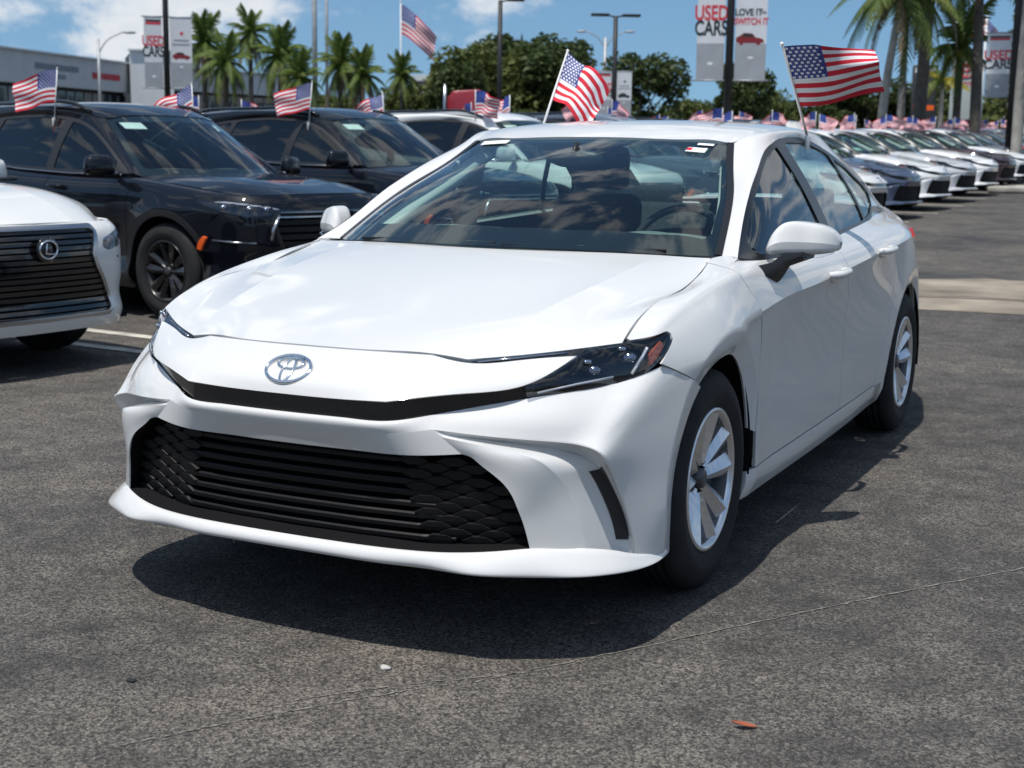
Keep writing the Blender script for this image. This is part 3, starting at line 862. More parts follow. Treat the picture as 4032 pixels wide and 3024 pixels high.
    RAIL_O = DLO[:13]
    RAIL_I = [(.728, .392, .9735), (.699, .53, 1.051), (.637, .772, 1.176), (.590, .905, 1.2385), (.534, 1.075, 1.336), (.560, 1.145, 1.364), (.590, 1.385, 1.391), (.594, 1.75, 1.400), (.572, 2.13, 1.382), (.545, 2.365, 1.337), (.575, 2.755, 1.221), (.62, 3.10, 1.065), (.66, 3.14, 1.045)]
    RM = [tuple((np.array(a)+np.array(b))/2+np.array((.006 if i < 5 else .010, -.002 if i < 5 else .012 if i > 9 else 0, .003 if i < 5 else .009))) for i, (a, b) in enumerate(zip(RAIL_O, RAIL_I))]
    rail = Skin().grids(loft([RAIL_O, RM, RAIL_I], 160, 12, bu=(4,)), ref=(0, 1.7, .9))
    both(car, 'roof_rail', rail, P, .014)
    mo = Skin().grids(loft([[(p[0]+.003, p[1]-.002, p[2]+.004) for p in RAIL_I[:5]], [(p[0]-.020, p[1]-.010, p[2]+.006) for p in RAIL_I[:5]]], 60, 3), ref=(0, 1.5, .6))
    both(car, 'windshield_moulding', mo, M['frame_black'], .006)
    # pillar foot and the C-pillar foot flowing into the quarter panel
    cf = Skin().grids(loft([[(.748, 2.44, 1.080), (.762, 2.36, 1.035), (.775, 2.21, 1.0135)][::-1]+[(.748, 2.45, 1.085)][:0],
                            [(.700, 2.85, 1.049), (.742, 2.5, 1.040), (.768, 2.1, 1.022)][::-1]], 20, 8), ref=(0, 2.2, .6))
    tri = Skin().grids(loft([[(.748, 2.44, 1.080), (.70, 2.78, 1.072), (.66, 3.14, 1.045)], [(.762, 2.36, 1.035), (.718, 2.72, 1.046), (.645, 3.18, 1.048)]], 20, 4), ref=(0, 2.2, .6))
    both(car, 'pillar_foot', cf.join(tri), P, 0)
    ft = Skin().grids(loft([[(.732, .275, .974), (.727, .392, .974)], [(.797, .27, .954), (.798, .345, .971)]], 6, 6), ref=(0, .5, .5))
    both(car, 'pillar_base', ft, P, 0)
    # window area: one surface through the outline, clipped
    def dlo_grid(off):
        top = RAIL_O; 
        lowr = [(.797, .345, .974), (.816, .45, .962), (.828, .62, .957), (.831, .80, .960), (.829, .95, .964), (.824, 1.15, .970), (.817, 1.4, .981), (.806, 1.66, .993), (.795, 1.87, 1.001), (.785, 2.05, 1.008), (.775, 2.21, 1.0135), (.762, 2.36, 1.035), (.748, 2.44, 1.080)]
        md = [tuple((np.array(a)+np.array(b))/2+np.array((.012, 0, 0))*np.linalg.norm(np.array(a)-np.array(b))/.4) for a, b in zip(top, lowr)]
        return Skin().grids(loft([lowr, md, top], 130, 40), ref=(0, 1.4, 1)).offset(off)
    ODL = [(p[1], p[2]) for p in DLO]
    ins = poly_sd(ODL)
    frame = lambda V: .017-ins(V)
    bpil = lambda V: .062-np.abs(V[:, 1]-np.interp(V[:, 2], [.95, 1.37], [1.455, 1.30]))
    cbar = lambda V: .020-np.abs(V[:, 1]-np.interp(V[:, 2], [1.0, 1.30], [2.215, 2.02]))
    sail = lambda V: .485-V[:, 1]
    trim = dlo_grid(.002).clip(lambda V: np.maximum(np.maximum(np.maximum(frame(V), bpil(V)), cbar(V)), sail(V)))
    both(car, 'window_frame', trim, M['frame_black'], .006)
    g1 = dlo_grid(-.004).clip(lambda V: -bpil(V), lambda V: np.interp(V[:, 2], [.95, 1.37], [1.455, 1.30])-V[:, 1])
    both(car, 'front_side_window', g1, M['side_glass'], 0)
    g2 = dlo_grid(-.004).clip(lambda V: -bpil(V), lambda V: V[:, 1]-np.interp(V[:, 2], [.95, 1.37], [1.455, 1.30]))
    both(car, 'rear_side_window', g2, M['side_glass'], 0)

    # ---- door handles
    for s in (1, -1):
        for (y, z, dr) in ((1.235, .868, fdo), (2.05, .910, rdo)):
            d = dr[0 if s > 0 else 1]
            xs_ = .900
            h = MB(); pts = [(s*(xs_-.006), y-.10, z), (s*(xs_+.022), y-.075, z+.001), (s*(xs_+.033), y, z+.004), (s*(xs_+.022), y+.075, z+.006), (s*(xs_-.006), y+.10, z+.006)]
            h.tube([tuple(p) for p in spline(pts, 16)], [.010, .013]+[.015]*(len(spline(pts, 16))-4)+[.013, .010], 10)
            h.build('door_handle', P, d)
            MB().ico((s*(xs_-.005), y-.01, z-.012), (.006, .075, .022), 2).build('handle_recess', P, d)

    # ---- door mirrors
    for s in (1, -1):
        mr = bpy.data.objects.new('door_mirror', None); col.objects.link(mr); mr.parent = car
        # shell: rings from the inner end outwards; ring = section in y, z
        secs = [(.826, .575, .984, 1.000, .022), (.834, .583, .976, 1.022, .050), (.850, .598, .972, 1.054, .070), (.874, .618, .971, 1.078, .080), (.902, .642, .971, 1.083, .084), (.942, .678, .972, 1.078, .082), (.980, .706, .975, 1.068, .076), (1.006, .730, .980, 1.050, .062), (1.020, .748, .988, 1.028, .040), (1.024, .757, .998, 1.014, .018)]
        rings = []
        for (x, y, zb, zt, dy) in secs:
            ring = []; zm = zb+(zt-zb)*.42
            for k in range(28):
                a = 2*math.pi*k/28; c, sn = math.cos(a), math.sin(a)
                e = .50
                yy = y-abs(c)**e*math.copysign(1, c)*dy*(1.0 if c > 0 else .75)
                zz = zm+abs(sn)**e*math.copysign(1, sn)*(zt-zm if sn > 0 else zm-zb)
                yy += max(0, (zz-zm)/max(1e-4, zt-zm))*dy*.35*max(0, c)
                ring.append((s*x, yy, zz))
            rings.append(ring+[ring[0]])
        sk = Skin().grids([np.array(spl) for spl in [np.stack([spline([rings[j][k] for j in range(10)], 30) for k in range(29)], 1)]], ref=(s*.92, .665, 1.02))
        upper = sk.copy().clip(lambda V: V[:, 2]-np.interp(np.abs(V[:, 0]), [.88, .96, 1.06], [.974, .974, .985]), lambda V: np.interp(np.abs(V[:, 0]), [.83, 1.03], [.632, .79])-V[:, 1])
        upper.rim(.006).build('mirror_shell', P, mr)
        rest = sk.copy().offset(-.012)
        rest.build('mirror_core', M['black_plastic'], mr)
        mb = MB()
        bl_ = [[(s*.835, .43, .945), (s*.835, .56, .935), (s*.845, .60, .880), (s*.852, .50, .868), (s*.848, .42, .905)],
               [(s*.872, .47, .955), (s*.872, .58, .948), (s*.878, .60, .905), (s*.885, .53, .893), (s*.882, .46, .925)],
               [(s*.885, .54, .978), (s*.885, .64, .978), (s*.892, .64, .945), (s*.90, .58, .938), (s*.892, .53, .955)],
               [(s*.94, .60, .985), (s*.94, .72, .985), (s*.945, .725, .965), (s*.955, .67, .962), (s*.95, .60, .968)]]
        mb.grid([r+[r[0]] for r in bl_]); mb._add(bl_[-1], [(0, 1, 2, 3, 4)]); mb.build('mirror_arm', M['black_plastic'], mr)
        mb = MB(); mb.tube([(s*.90, .565, .968), (s*.945, .60, .968), (s*.99, .645, .972), (s*1.015, .70, .980)], [.004, .006, .006, .003], 8)
        mb.build('turn_lamp', M['clear_lens'], mr)
        g = Skin().grids([np.array([[(s*x, .665+(x-.85)*.75, z) for x in (.85, .90, .975)] for z in (.985, 1.02, 1.065)])])
        g.build('mirror_glass', M['chrome'], mr)

    # ---- papers behind the glass and the flag-holder side: stickers
    def ws_pt(x, t):
        r = [np.array([np.interp(abs(x), [p[0]*k for p in rw], [p[i] for p in rw]) for i in range(3)]) for rw, k in zip(WS, (1, 1, 1, 1))]
        q = nspl(np.array([0, .36, .70, 1.0]), np.array(r), np.array([t]))[0]; q[0] = x
        return q
    def sticker(name, x0, x1, t0, t1, m):
        g_ = np.array([[ws_pt(x, t)+np.array((0, -.004, .004)) for x in np.linspace(x0, x1, 4)] for t in np.linspace(t0, t1, 4)])
        return Skin().grids([g_], ref=(0, 1.5, .6)).build(name, m, wo)
    sticker('sticker', -.470, -.335, .925, .975, M['paper'])
    sticker('sticker', .425, .480, .945, .970, M['paper'])
    sticker('sticker', .405, .470, .855, .910, M['paper'])
    sticker('sticker', .405, .422, .870, .905, M['flag_red'])
    # ---- wipers on the base of the glass
    for a, b in (((-.55, .262, .990), (.02, .176, .999)), ((.05, .170, .996), (.58, .288, .990))):
        mb = MB(); mb.tube([a, tuple((np.array(a)+np.array(b))/2+np.array((0, -.012, .004))), b], .005, 6); mb.build('wiper', M['black_plastic'], car)
    cw = Skin().grids(loft(mir([[(0, .150, .982), (.25, .170, .981), (.5, .232, .976), (.66, .315, .970), (.735, .38, .966)], [(0, .25, .985), (.25, .27, .985), (.5, .33, .985), (.66, .40, .985), (.735, .45, .985)]]), 20, 3), ref=(0, .3, .5))
    cw.build('cowl', M['black_plastic'], car)

    # ---- cabin
    cb = bpy.data.objects.new('cabin', None); col.objects.link(cb); cb.parent = car
    DS = [[(0, .30, .985), (.35, .32, .985), (.62, .42, .975), (.70, .48, .965)], [(0, .55, 1.005), (.35, .56, 1.008), (.60, .62, .995), (.72, .66, .96)],
          [(0, .78, .990), (.35, .80, .995), (.60, .82, .975), (.74, .84, .94)], [(0, .84, .92), (.35, .85, .92), (.60, .86, .90), (.74, .88, .88)], [(0, .80, .60), (.35, .80, .60), (.60, .82, .60), (.74, .84, .60)]]
    Skin().grids(loft(mir(DS), 40, 30), ref=(0, 0, .4)).build('dashboard', M['dash'], cb)
    MB().grid([[(x, y, 1.000+.028*math.exp(-((x-.36)/.16)**2)*math.exp(-((y-.70)/.10)**2)) for x in np.linspace(.12, .62, 20)] for y in np.linspace(.56, .84, 12)]).build('instrument_hood', M['dash'], cb)
    sw = MB()
    sw.tube([(.19*math.cos(t), 0, .19*math.sin(t)) for t in np.linspace(0, 2*math.pi, 41)], .014, 10, caps=False)
    sw.box((0, .01, -.01), (.13, .04, .10)); sw.box((-.11, .01, 0), (.13, .02, .035)); sw.box((.11, .01, 0), (.13, .02, .035)); sw.box((0, .01, -.11), (.04, .02, .13))
    o = sw.build('steering_wheel', M['cloth_dark'], cb); o.location = (.36, 1.00, .925); o.rotation_euler = (math.radians(-24), 0, 0)
    for s in (1, -1):
        st = bpy.data.objects.new('seat', None); col.objects.link(st); st.parent = cb; st.location = (s*.37, 1.55, .50)
        def cush(name, c, d, tilt, tp, bev):
            return box_round(name, c, d, M['cloth_dark'], st, bev, Matrix.Rotation(math.radians(tilt), 3, 'X'), tp)
        cush('cushion', (0, -.08, 0), (.52, .52, .16), 6, (.95, .95), .05)
        cush('backrest', (0, .30, .32), (.52, .15, .64), -20, (.80, .75), .055)
        cush('headrest', (0, .44, .735), (.27, .10, .20), -16, (.9, .8), .042)
    box_round('rear_bench', (0, 2.28, .50), (1.30, .50, .18), M['cloth_dark'], cb, .05)
    box_round('rear_backrest', (0, 2.60, .80), (1.26, .14, .56), M['cloth_dark'], cb, .05, Matrix.Rotation(math.radians(-24), 3, 'X'))
    for x in (-.38, .38): box_round('headrest', (x, 2.73, 1.08), (.25, .09, .14), M['cloth_dark'], cb, .035)
    box_round('parcel_shelf', (0, 3.0, 1.02), (1.15, .50, .02), M['cloth_dark'], cb, .005)
    box_round('cabin_floor', (0, 1.6, .30), (1.40, 2.4, .04), M['seam'], cb, .005)
    hl_ = Skin().grids(loft(mir([[(p[0]*.98, p[1]+.02, p[2]-.022) for p in r] for r in RF]), 24, 20), ref=(0, 1.5, 3)); hl_.build('headliner', M['headliner'], cb)
    ap = [(.705, .415, .965), (.645, .690, 1.100), (.568, .925, 1.218), (.512, 1.085, 1.305)]
    aq = [(.652, .44, .960), (.600, .715, 1.090), (.528, .950, 1.205), (.478, 1.10, 1.292)]
    ar = [(.672, .60, .945), (.628, .85, 1.075), (.565, 1.06, 1.185), (.53, 1.20, 1.27)]
    both(cb, 'pillar_trim', Skin().grids(loft([ap, aq, ar], 24, 10)), M['headliner'], 0)
    inn = Skin().grids(loft([[(p[0]*.985-.012, p[1]+.012, p[2]-.012) for p in RAIL_O[5:12]], [(p[0]*.985-.03, p[1]+.02, p[2]-.022) for p in RAIL_I[5:12]]], 60, 4))
    both(cb, 'pillar_trim', inn, M['headliner'], 0)
    pb = Skin().grids(loft([[(.785, 1.40, .95), (.72, 1.33, 1.18), (.63, 1.28, 1.34)], [(.775, 1.53, .95), (.71, 1.46, 1.18), (.62, 1.38, 1.34)]], 12, 3))
    both(cb, 'pillar_trim', pb, M['headliner'], 0)
    dt = Skin().grids(loft([[(.78, .50, .955), (.80, 1.2, .965), (.775, 1.9, .995), (.74, 2.35, 1.01)], [(.77, .50, .62), (.78, 1.2, .62), (.77, 1.9, .62), (.74, 2.35, .62)]], 24, 6))
    both(cb, 'door_trim', dt, M['cloth_dark'], 0)
    mb = MB(); mb.ico((0, .86, 1.275), (.115, .022, .036), 2); mb.tube([(0, .83, 1.29), (0, .87, 1.33)], .01, 6); mb.build('rear_view_mirror', M['black_plastic'], cb)

    # ---- wheels, wheel houses, underside
    for y in (0, WB):
        for s in (1, -1):
            make_wheel(car, s*.757, y)
            wh = MB(); n = 28
            wh.grid([[(s*x, y+.386*math.cos(math.pi*k/n*1.1-.157), WZ+.386*math.sin(math.pi*k/n*1.1-.157)) for k in range(n+1)] for x in (.50, .852)])
            wh._add([(s*.50, y-.40, .2), (s*.50, y+.40, .2), (s*.50, y+.40, .74), (s*.50, y-.40, .74)], [(0, 1, 2, 3)])
            wh.build('wheel_house', M['seam'], car)
    ub = MB(); ub.box((0, 1.42, .235), (1.10, 4.55, .05)); ub.box((0, 1.41, .24), (1.62, 1.95, .07)); ub.box((0, -.60, .262), (1.30, .42, .02)); ub.box((0, 3.45, .27), (1.25, .5, .03))
    ub.build('underside', M['seam'], car)
    bulk = MB(); bulk.box((0, -.50, .52), (1.30, .06, .42)); bulk.box((0, 0.05, .62), (.98, 1.1, .30)); bulk.build('engine_bay', M['seam'], car)
    for o in car.children_recursive:
        if o.type == 'MESH': o.color = (*color, 1)
    return car
# ------------------------------------------------------------ sport utility cars (front axle at y = 0, nose towards -y)
def build_suv(color, label, group=None, front='bars', glass_m=None, wheel='dark', flags=None, rails=True):
    car = thing('sport_utility_car', label, 'car', group=group)
    P = M['paint']; R, wb = .362, 2.70; sp = front == 'spindle'
    Y = [-.62, -.42, -.2, 0, .35, .7, 1.2, 1.7, 2.2, 2.7, 3.15, 3.45, 3.62]
    Wd = [.80, .868, .893, .903, .903, .903, .905, .908, .912, .912, .885, .82, .74]
    Zt = [.935, .965, .99, 1.01, 1.045, 1.055, 1.06, 1.075, 1.10, 1.13, 1.15, 1.15, 1.13]
    if sp: Zt = [.855, .91, .965]+Zt[3:]
    sh = [(-.115, 0), (-.075, -.012), (-.030, -.062), (-.006, -.135)]
    lo = [(.004, .80), (-.012, .66), (-.030, .52), (-.026, .40), (-.006, .33), (-.02, .26), (-.05, .215)]
    rows = []
    for dx, dz in sh: rows.append([(w+dx, y, z+dz) for w, y, z in zip(Wd, Y, Zt)])
    for dx, z in lo: rows.append([(w+dx, y, z) for w, y in zip(Wd, Y)])
    def flare(G):
        G = G.copy()
        for yc in (0, wb):
            r = np.hypot(G[..., 1]-yc, G[..., 2]-R)
            G[..., 0] += np.where(r > .47, .016*np.clip(1-(r-.47)/.15, 0, 1)**2, .016)*np.clip((G[..., 0]-.5)/.2, 0, 1)
        return G
    base = Skin().grids(loft(rows, 150, 50, bv=(3,)), ref=(0, 1.4, .6), disp=flare)
    cut = lambda ys: (lambda V: np.interp(V[:, 2], [.2, .9, 1.15], ys))
    cA, cB, cC = cut([.47, .42, .36]), cut([1.50, 1.47, 1.43]), cut([2.16, 2.36, 2.44])
    hp_up = lambda V: V[:, 2]-.30
    circ2 = lambda yc, r: (lambda V: np.hypot(V[:, 1]-yc, V[:, 2]-R)-r)
    both(car, 'fender', base.copy().clip(lambda V: cA(V)-V[:, 1]-.003, circ2(0, .418)), P)
    fd = both(car, 'front_door', base.copy().clip(lambda V: V[:, 1]-cA(V)-.003, lambda V: cB(V)-V[:, 1]-.003, hp_up), P)
    rd = both(car, 'rear_door', base.copy().clip(lambda V: V[:, 1]-cB(V)-.003, lambda V: cC(V)-V[:, 1]-.003, hp_up, circ2(wb, .43)), P)
    both(car, 'quarter_panel', base.copy().clip(lambda V: V[:, 1]-cC(V)-.003, circ2(wb, .418)), P)
    both(car, 'sill_panel', base.copy().clip(lambda V: V[:, 1]-.3, lambda V: 2.35-V[:, 1], lambda V: .295-V[:, 2], circ2(0, .418), circ2(wb, .418)).offset(.004), M['black_plastic'], .02)
    both(car, 'inner_body', base.copy().offset(-.012).clip(circ2(0, .43), circ2(wb, .43)), M['seam'], 0)
    for yc in (0, wb):
        ar = Skin().grids(loft(rows, 200, 60), ref=(0, 1.4, .6), disp=flare).offset(.005).clip(circ2(yc, .412), lambda V, yc=yc: .462-np.hypot(V[:, 1]-yc, V[:, 2]-R), lambda V: V[:, 2]-.26)
        both(car, 'arch_trim', ar, M['black_plastic'] if front == 'bars' else P, .015)
    # hood
    H = [[(0, -.86, .955), (0, -.55, 1.02), (0, -.1, 1.065), (0, .30, 1.085)],
         [(.30, -.84, .953), (.31, -.55, 1.022), (.33, -.1, 1.07), (.34, .32, 1.085)],
         [(.52, -.77, .945), (.55, -.5, 1.008), (.58, -.1, 1.055), (.60, .36, 1.075)],
         [(.685, -.62, .938), (.755, -.42, .968), (.785, -.1, 1.005), (.785, .40, 1.05)]]
    if sp: H = [[(p[0], p[1], p[2]-(.085, .025, 0, 0)[i]) for i, p in enumerate(r)] for r in H]
    Skin().grids(loft([[(-p[0], p[1], p[2]) for p in r] for r in H[:0:-1]]+H, 40, 60, bv=(2, 4)), ref=(0, 0, 0)).rim(.012).build('hood', P, car)
    # front fascia: one surface, the lamps and the grille are cut from it
    plan = [(0, -.93), (.25, -.922), (.50, -.885), (.68, -.80), (.79, -.66), (.845, -.50), (.872, -.38)]
    zs = [(.950, .075), (.90, .030), (.80, .0), (.66, -.008), (.52, .0), (.42, .012), (.33, -.006), (.25, .02)]
    if sp: zs = [(.865, .075), (.825, .030), (.74, .0), (.63, -.008)]+zs[4:]
    fr = [[(x*(1-.35*max(0, dy)), y+dy, z if z < .9 else z-.02*(x/.87)**2) for x, y in plan] for z, dy in zs]
    fs = lambda: Skin().grids(loft(mir(fr), 130, 50), ref=(0, 0, .6))
    arch = lambda V: np.hypot(V[:, 1], V[:, 2]-R)-.418
    if front == 'spindle':
        gp = [(-.40, .925), (.40, .925), (.415, .88), (.375, .74), (.40, .66), (.52, .46), (.545, .36), (.50, .325), (-.50, .325), (-.545, .36), (-.52, .46), (-.40, .66), (-.375, .74), (-.415, .88)]
        lamps = [[(.455, .80), (.52, .78), (.66, .80), (.80, .845), (.85, .90), (.80, .925), (.62, .89), (.47, .85)]]
    else:
        gp = [(-.56, .83), (.56, .83), (.60, .76), (.50, .47), (.40, .40), (-.40, .40), (-.50, .47), (-.60, .76)]
        lamps = [[(.50, .845), (.60, .80), (.75, .79), (.84, .83), (.865, .895), (.80, .905), (.62, .875)]]
    if sp:
        gp = [(a_, .325+(b_-.325)*.87) for a_, b_ in gp]; lamps = [[(a_, b_-.085) for a_, b_ in lp] for lp in lamps]
    g_in = poly_sd(gp, 0, 2)
    body = fs().clip(lambda V: -g_in(V)-.002, arch)
    for lp in lamps:
        f = poly_sd(lp, 0, 2)
        body.clip(lambda V: -f(V*np.array([1, 1, 1])), lambda V: -f(V*np.array([-1, 1, 1])))
    body.rim(.012).build('front_bumper', P, car)
    gr = bpy.data.objects.new('grille', None); col.objects.link(gr); gr.parent = car
    fs().clip(g_in).offset(-.045).build('grille_back', M['seam'], gr)
    n = 15 if front == 'spindle' else 8
    z0, z1 = min(p[1] for p in gp), max(p[1] for p in gp)
    for i in range(n):
        z = z0+(z1-z0)*(i+.5)/n; hgt = (z1-z0)/n*.34
        sl = fs().clip(lambda V: g_in(V)-.012, lambda V: hgt-np.abs(V[:, 2]-z)).offset(-.012)
        if sl.F: sl.rim(.02).build('grille_slat', M['black_gloss'] if front == 'spindle' else M['grille_plastic'], gr)
    edge = fs().clip(lambda V: g_in(V)+.010, lambda V: .016-g_in(V)).offset(.003)
    edge.rim(.03).build('grille_surround', M['chrome_dull'] if front == 'spindle' else M['black_gloss'], gr)
    if front == 'spindle':
        bd = MB(); nn = 32
        yb = -.945
        bd.lathe([(0, -.012), (.072, -.012), (.072, .0)], 32, 'y', (0, yb, .725)); bd.build('badge_disc', M['black_gloss'], gr)
        bd = MB(); bd.tube([(.062*math.cos(2*math.pi*k/nn), yb-.016, .725+.050*math.sin(2*math.pi*k/nn)) for k in range(nn+1)], .006, 6, caps=False)
        bd.tube([(-.012, yb-.018, .760), (-.022, yb-.018, .705), (.045, yb-.018, .699)], .006, 6); bd.build('badge_letter', M['chrome'], gr)
        for s in (1, -1):
            lt = MB(); lt.tube([(s*.50, -.875, .675), (s*.62, -.84, .652), (s*.76, -.70, .685)], .012, 6); lt.build('running_light', M['lamp_chrome'], car)
            fs().clip(poly_sd([(.74, .40), (.765, .40), (.80, .56), (.78, .58)], 0, 2) if s > 0 else poly_sd([(-.74, .40), (-.765, .40), (-.80, .56), (-.78, .58)], 0, 2)).offset(.004).build('air_vent', M['black_plastic'], car)
    else:
        for z, w in ((.825, .54), (.785, .56)):
            lt = fs().clip(lambda V: .007-np.abs(V[:, 2]-z), lambda V: w-np.abs(V[:, 0])).offset(.012); lt.rim(.02).build('chrome_bar', M['chrome_dull'], gr)
        for s in (1, -1):
            lt = MB(); pts = [(s*.545, -.87, .80), (s*.60, -.86, .70), (s*.615, -.855, .62)]
            lt.tube(pts, .014, 6); lt.build('chrome_bar', M['chrome_dull'], gr)
            lt = MB(); lt.tube([(s*.70, -.79, .60), (s*.80, -.655, .605), (s*.855, -.49, .615)], .008, 6); lt.build('bumper_chrome', M['chrome_dull'], car)
            mk = Skin().grids(loft([[(.914, -.45, .645), (.912, -.40, .60), (.906, -.375, .55)], [(.912, -.485, .635), (.910, -.445, .585), (.904, -.415, .54)]], 8, 3), ref=(.5, 0, .6))
            (mk if s > 0 else mk.mirror()).rim(.02).build('side_marker', M['orange'], car)
    for lp in lamps:
        for s in (1, -1):
            q = [(s*a, b) for a, b in lp]; f = poly_sd(q, 0, 2)
            hl = bpy.data.objects.new('headlight', None); col.objects.link(hl); hl.parent = car
            fs().clip(f, arch).offset(.002).build('lens', M['lens'], hl)
            fs().clip(f, arch).offset(-.05).build('lamp_housing', M['lamp_inner'], hl)
            cx, cz = np.mean([a for a, b in q]), np.mean([b for a, b in q])
            for t in (-.10, 0, .10):
                xx = cx+s*t; yy = np.interp(abs(xx), [p[0] for p in plan], [p[1] for p in plan])
                MB().ico((xx, yy+.028, cz+.008*t*10), (.030, .022, .022), 2).build('projector', M['lamp_chrome'], hl)
            lb = fs().clip(lambda V: f(V)-.006, lambda V: .006-np.abs(V[:, 2]-cz-.028-(np.abs(V[:, 0])-abs(cx))*.18)).offset(-.006)
            if lb.F: lb.build('light_bar', M['lamp_white'], hl)
    # glass and roof
    WS = [[(0, .27, 1.085), (.3, .29, 1.085), (.55, .37, 1.075), (.72, .47, 1.06)], [(0, .62, 1.32), (.28, .635, 1.317), (.50, .69, 1.30), (.645, .765, 1.28)], [(0, .98, 1.535), (.26, .99, 1.53), (.45, 1.03, 1.518), (.565, 1.08, 1.50)]]
    ws = Skin().grids(loft(mir(WS), 36, 24), ref=(0, 1.5, .7))
    ws.copy().build('windshield', M['windshield'], car)
    wo = [o for o in car.children if o.name.startswith('windshield')][-1]
    for (x0, x1) in ((-.50, -.34), (.43, .50)):
        ws.copy().offset(-.008).clip(lambda V: V[:, 0]-x0, lambda V: x1-V[:, 0], lambda V: V[:, 2]-1.425, lambda V: 1.475-V[:, 2]).build('sticker', M['paper'], wo)
    lim = lambda V: np.interp(V[:, 2], [1.06, 1.28, 1.50], [.72, .645, .565])
    ws.copy().offset(-.004).clip(lambda V: np.maximum(np.abs(V[:, 0])-lim(V)+.045, np.maximum(V[:, 2]-1.492+.03*np.abs(V[:, 0]), 1.115-V[:, 2]))).build('glass_border', M['frit'], wo)
    RF = [[(0, .985, 1.542), (.26, .995, 1.537), (.45, 1.035, 1.525), (.57, 1.085, 1.508), (.60, 1.13, 1.515)], [(0, 1.20, 1.605), (.27, 1.21, 1.60), (.47, 1.23, 1.588), (.585, 1.26, 1.57), (.62, 1.28, 1.563)],
          [(0, 1.8, 1.655), (.28, 1.8, 1.65), (.49, 1.8, 1.635), (.60, 1.8, 1.615), (.632, 1.8, 1.602)], [(0, 2.6, 1.645), (.27, 2.6, 1.64), (.475, 2.6, 1.625), (.585, 2.6, 1.605), (.615, 2.6, 1.592)], [(0, 3.25, 1.60), (.26, 3.25, 1.595), (.45, 3.23, 1.58), (.55, 3.21, 1.56), (.58, 3.20, 1.55)]]
    Skin().grids(loft(mir(RF), 36, 40), ref=(0, 1.8, .8)).rim(.012).build('roof', P, car)
    BK = [[(0, 3.26, 1.59), (.26, 3.26, 1.585), (.45, 3.24, 1.57), (.56, 3.21, 1.545)], [(0, 3.50, 1.30), (.30, 3.49, 1.30), (.50, 3.46, 1.29), (.62, 3.41, 1.27)], [(0, 3.62, 1.10), (.32, 3.61, 1.10), (.56, 3.58, 1.10), (.68, 3.54, 1.10)], [(0, 3.68, .70), (.34, 3.67, .70), (.60, 3.64, .70), (.74, 3.58, .70)], [(0, 3.66, .30), (.34, 3.65, .30), (.58, 3.62, .30), (.70, 3.57, .30)]]
    Skin().grids(loft(mir(BK), 30, 40), ref=(0, 2, .8)).rim(.01).build('tailgate', P, car)
    # flank windows
    top = [(.790, .52, 1.078), (.742, .70, 1.195), (.690, .92, 1.325), (.655, 1.10, 1.42), (.643, 1.25, 1.475), (.640, 1.45, 1.515), (.642, 1.8, 1.535), (.642, 2.2, 1.525), (.648, 2.6, 1.49), (.665, 2.9, 1.42), (.690, 3.08, 1.34), (.715, 3.12, 1.27), (.735, 3.02, 1.22)]
    low = [(.790, .52, 1.078), (.815, .66, 1.074), (.822, .82, 1.074), (.822, 1.0, 1.075), (.822, 1.15, 1.077), (.821, 1.35, 1.082), (.818, 1.6, 1.09), (.812, 1.9, 1.10), (.803, 2.2, 1.117), (.790, 2.5, 1.145), (.775, 2.7, 1.165), (.755, 2.9, 1.19), (.735, 3.02, 1.22)]
    inn = [(.72, .47, 1.06), (.690, .60, 1.165), (.640, .775, 1.28), (.600, .95, 1.405), (.570, 1.085, 1.505), (.600, 1.14, 1.520), (.632, 1.8, 1.600), (.628, 2.2, 1.60), (.615, 2.6, 1.590), (.60, 3.0, 1.565), (.575, 3.2, 1.545), (.62, 3.40, 1.28), (.69, 3.50, 1.12)]
    md = [tuple((np.array(a)+np.array(b))/2+np.array((.014, 0, .010))) for a, b in zip(top, inn)]
    both(car, 'roof_rail', Skin().grids(loft([top, md, inn], 120, 10, bu=(4,)), ref=(0, 1.8, .9)), P, .012)
    foot = Skin().grids(loft([low[8:], [(.80, 2.2, 1.10), (.80, 2.5, 1.118), (.797, 2.7, 1.13), (.785, 2.95, 1.142), (.765, 3.2, 1.15)]], 20, 5), ref=(0, 2.4, .7))
    f2 = Skin().grids(loft([[(.735, 3.02, 1.22), (.715, 3.2, 1.19), (.68, 3.5, 1.13)], [(.765, 3.2, 1.15), (.72, 3.42, 1.15), (.68, 3.53, 1.12)]], 10, 4), ref=(0, 2.4, .7))
    f3 = Skin().grids(loft([low[:9], [(.775, .45, 1.045)]+[(w-.105, y, z) for y, w, z in [(.62, .903, 1.055), (.82, .903, 1.057), (1.0, .904, 1.058), (1.15, .905, 1.06), (1.35, .906, 1.065), (1.6, .908, 1.073), (1.9, .91, 1.086), (2.2, .912, 1.10)]]], 40, 3), ref=(0, 1.4, .7))
    both(car, 'window_sill', foot.join(f2).join(f3), P, 0)
    def dlo(off):
        mdd = [tuple((np.array(a)+np.array(b))/2+np.array((.014, 0, 0))*np.linalg.norm(np.array(a)-np.array(b))/.4) for a, b in zip(top, low)]
        return Skin().grids(loft([low, mdd, top], 110, 34), ref=(0, 1.8, 1)).offset(off)
    ins = poly_sd([(p[1], p[2]) for p in top]+[(p[1], p[2]) for p in low[-2:0:-1]])
    bar = lambda y0, y1, w: (lambda V: w-np.abs(V[:, 1]-np.interp(V[:, 2], [1.07, 1.52], [y0, y1])))
    pB, pC, pS = bar(1.50, 1.42, .05), bar(2.50, 2.34, .035), bar(.66, .66, .012)
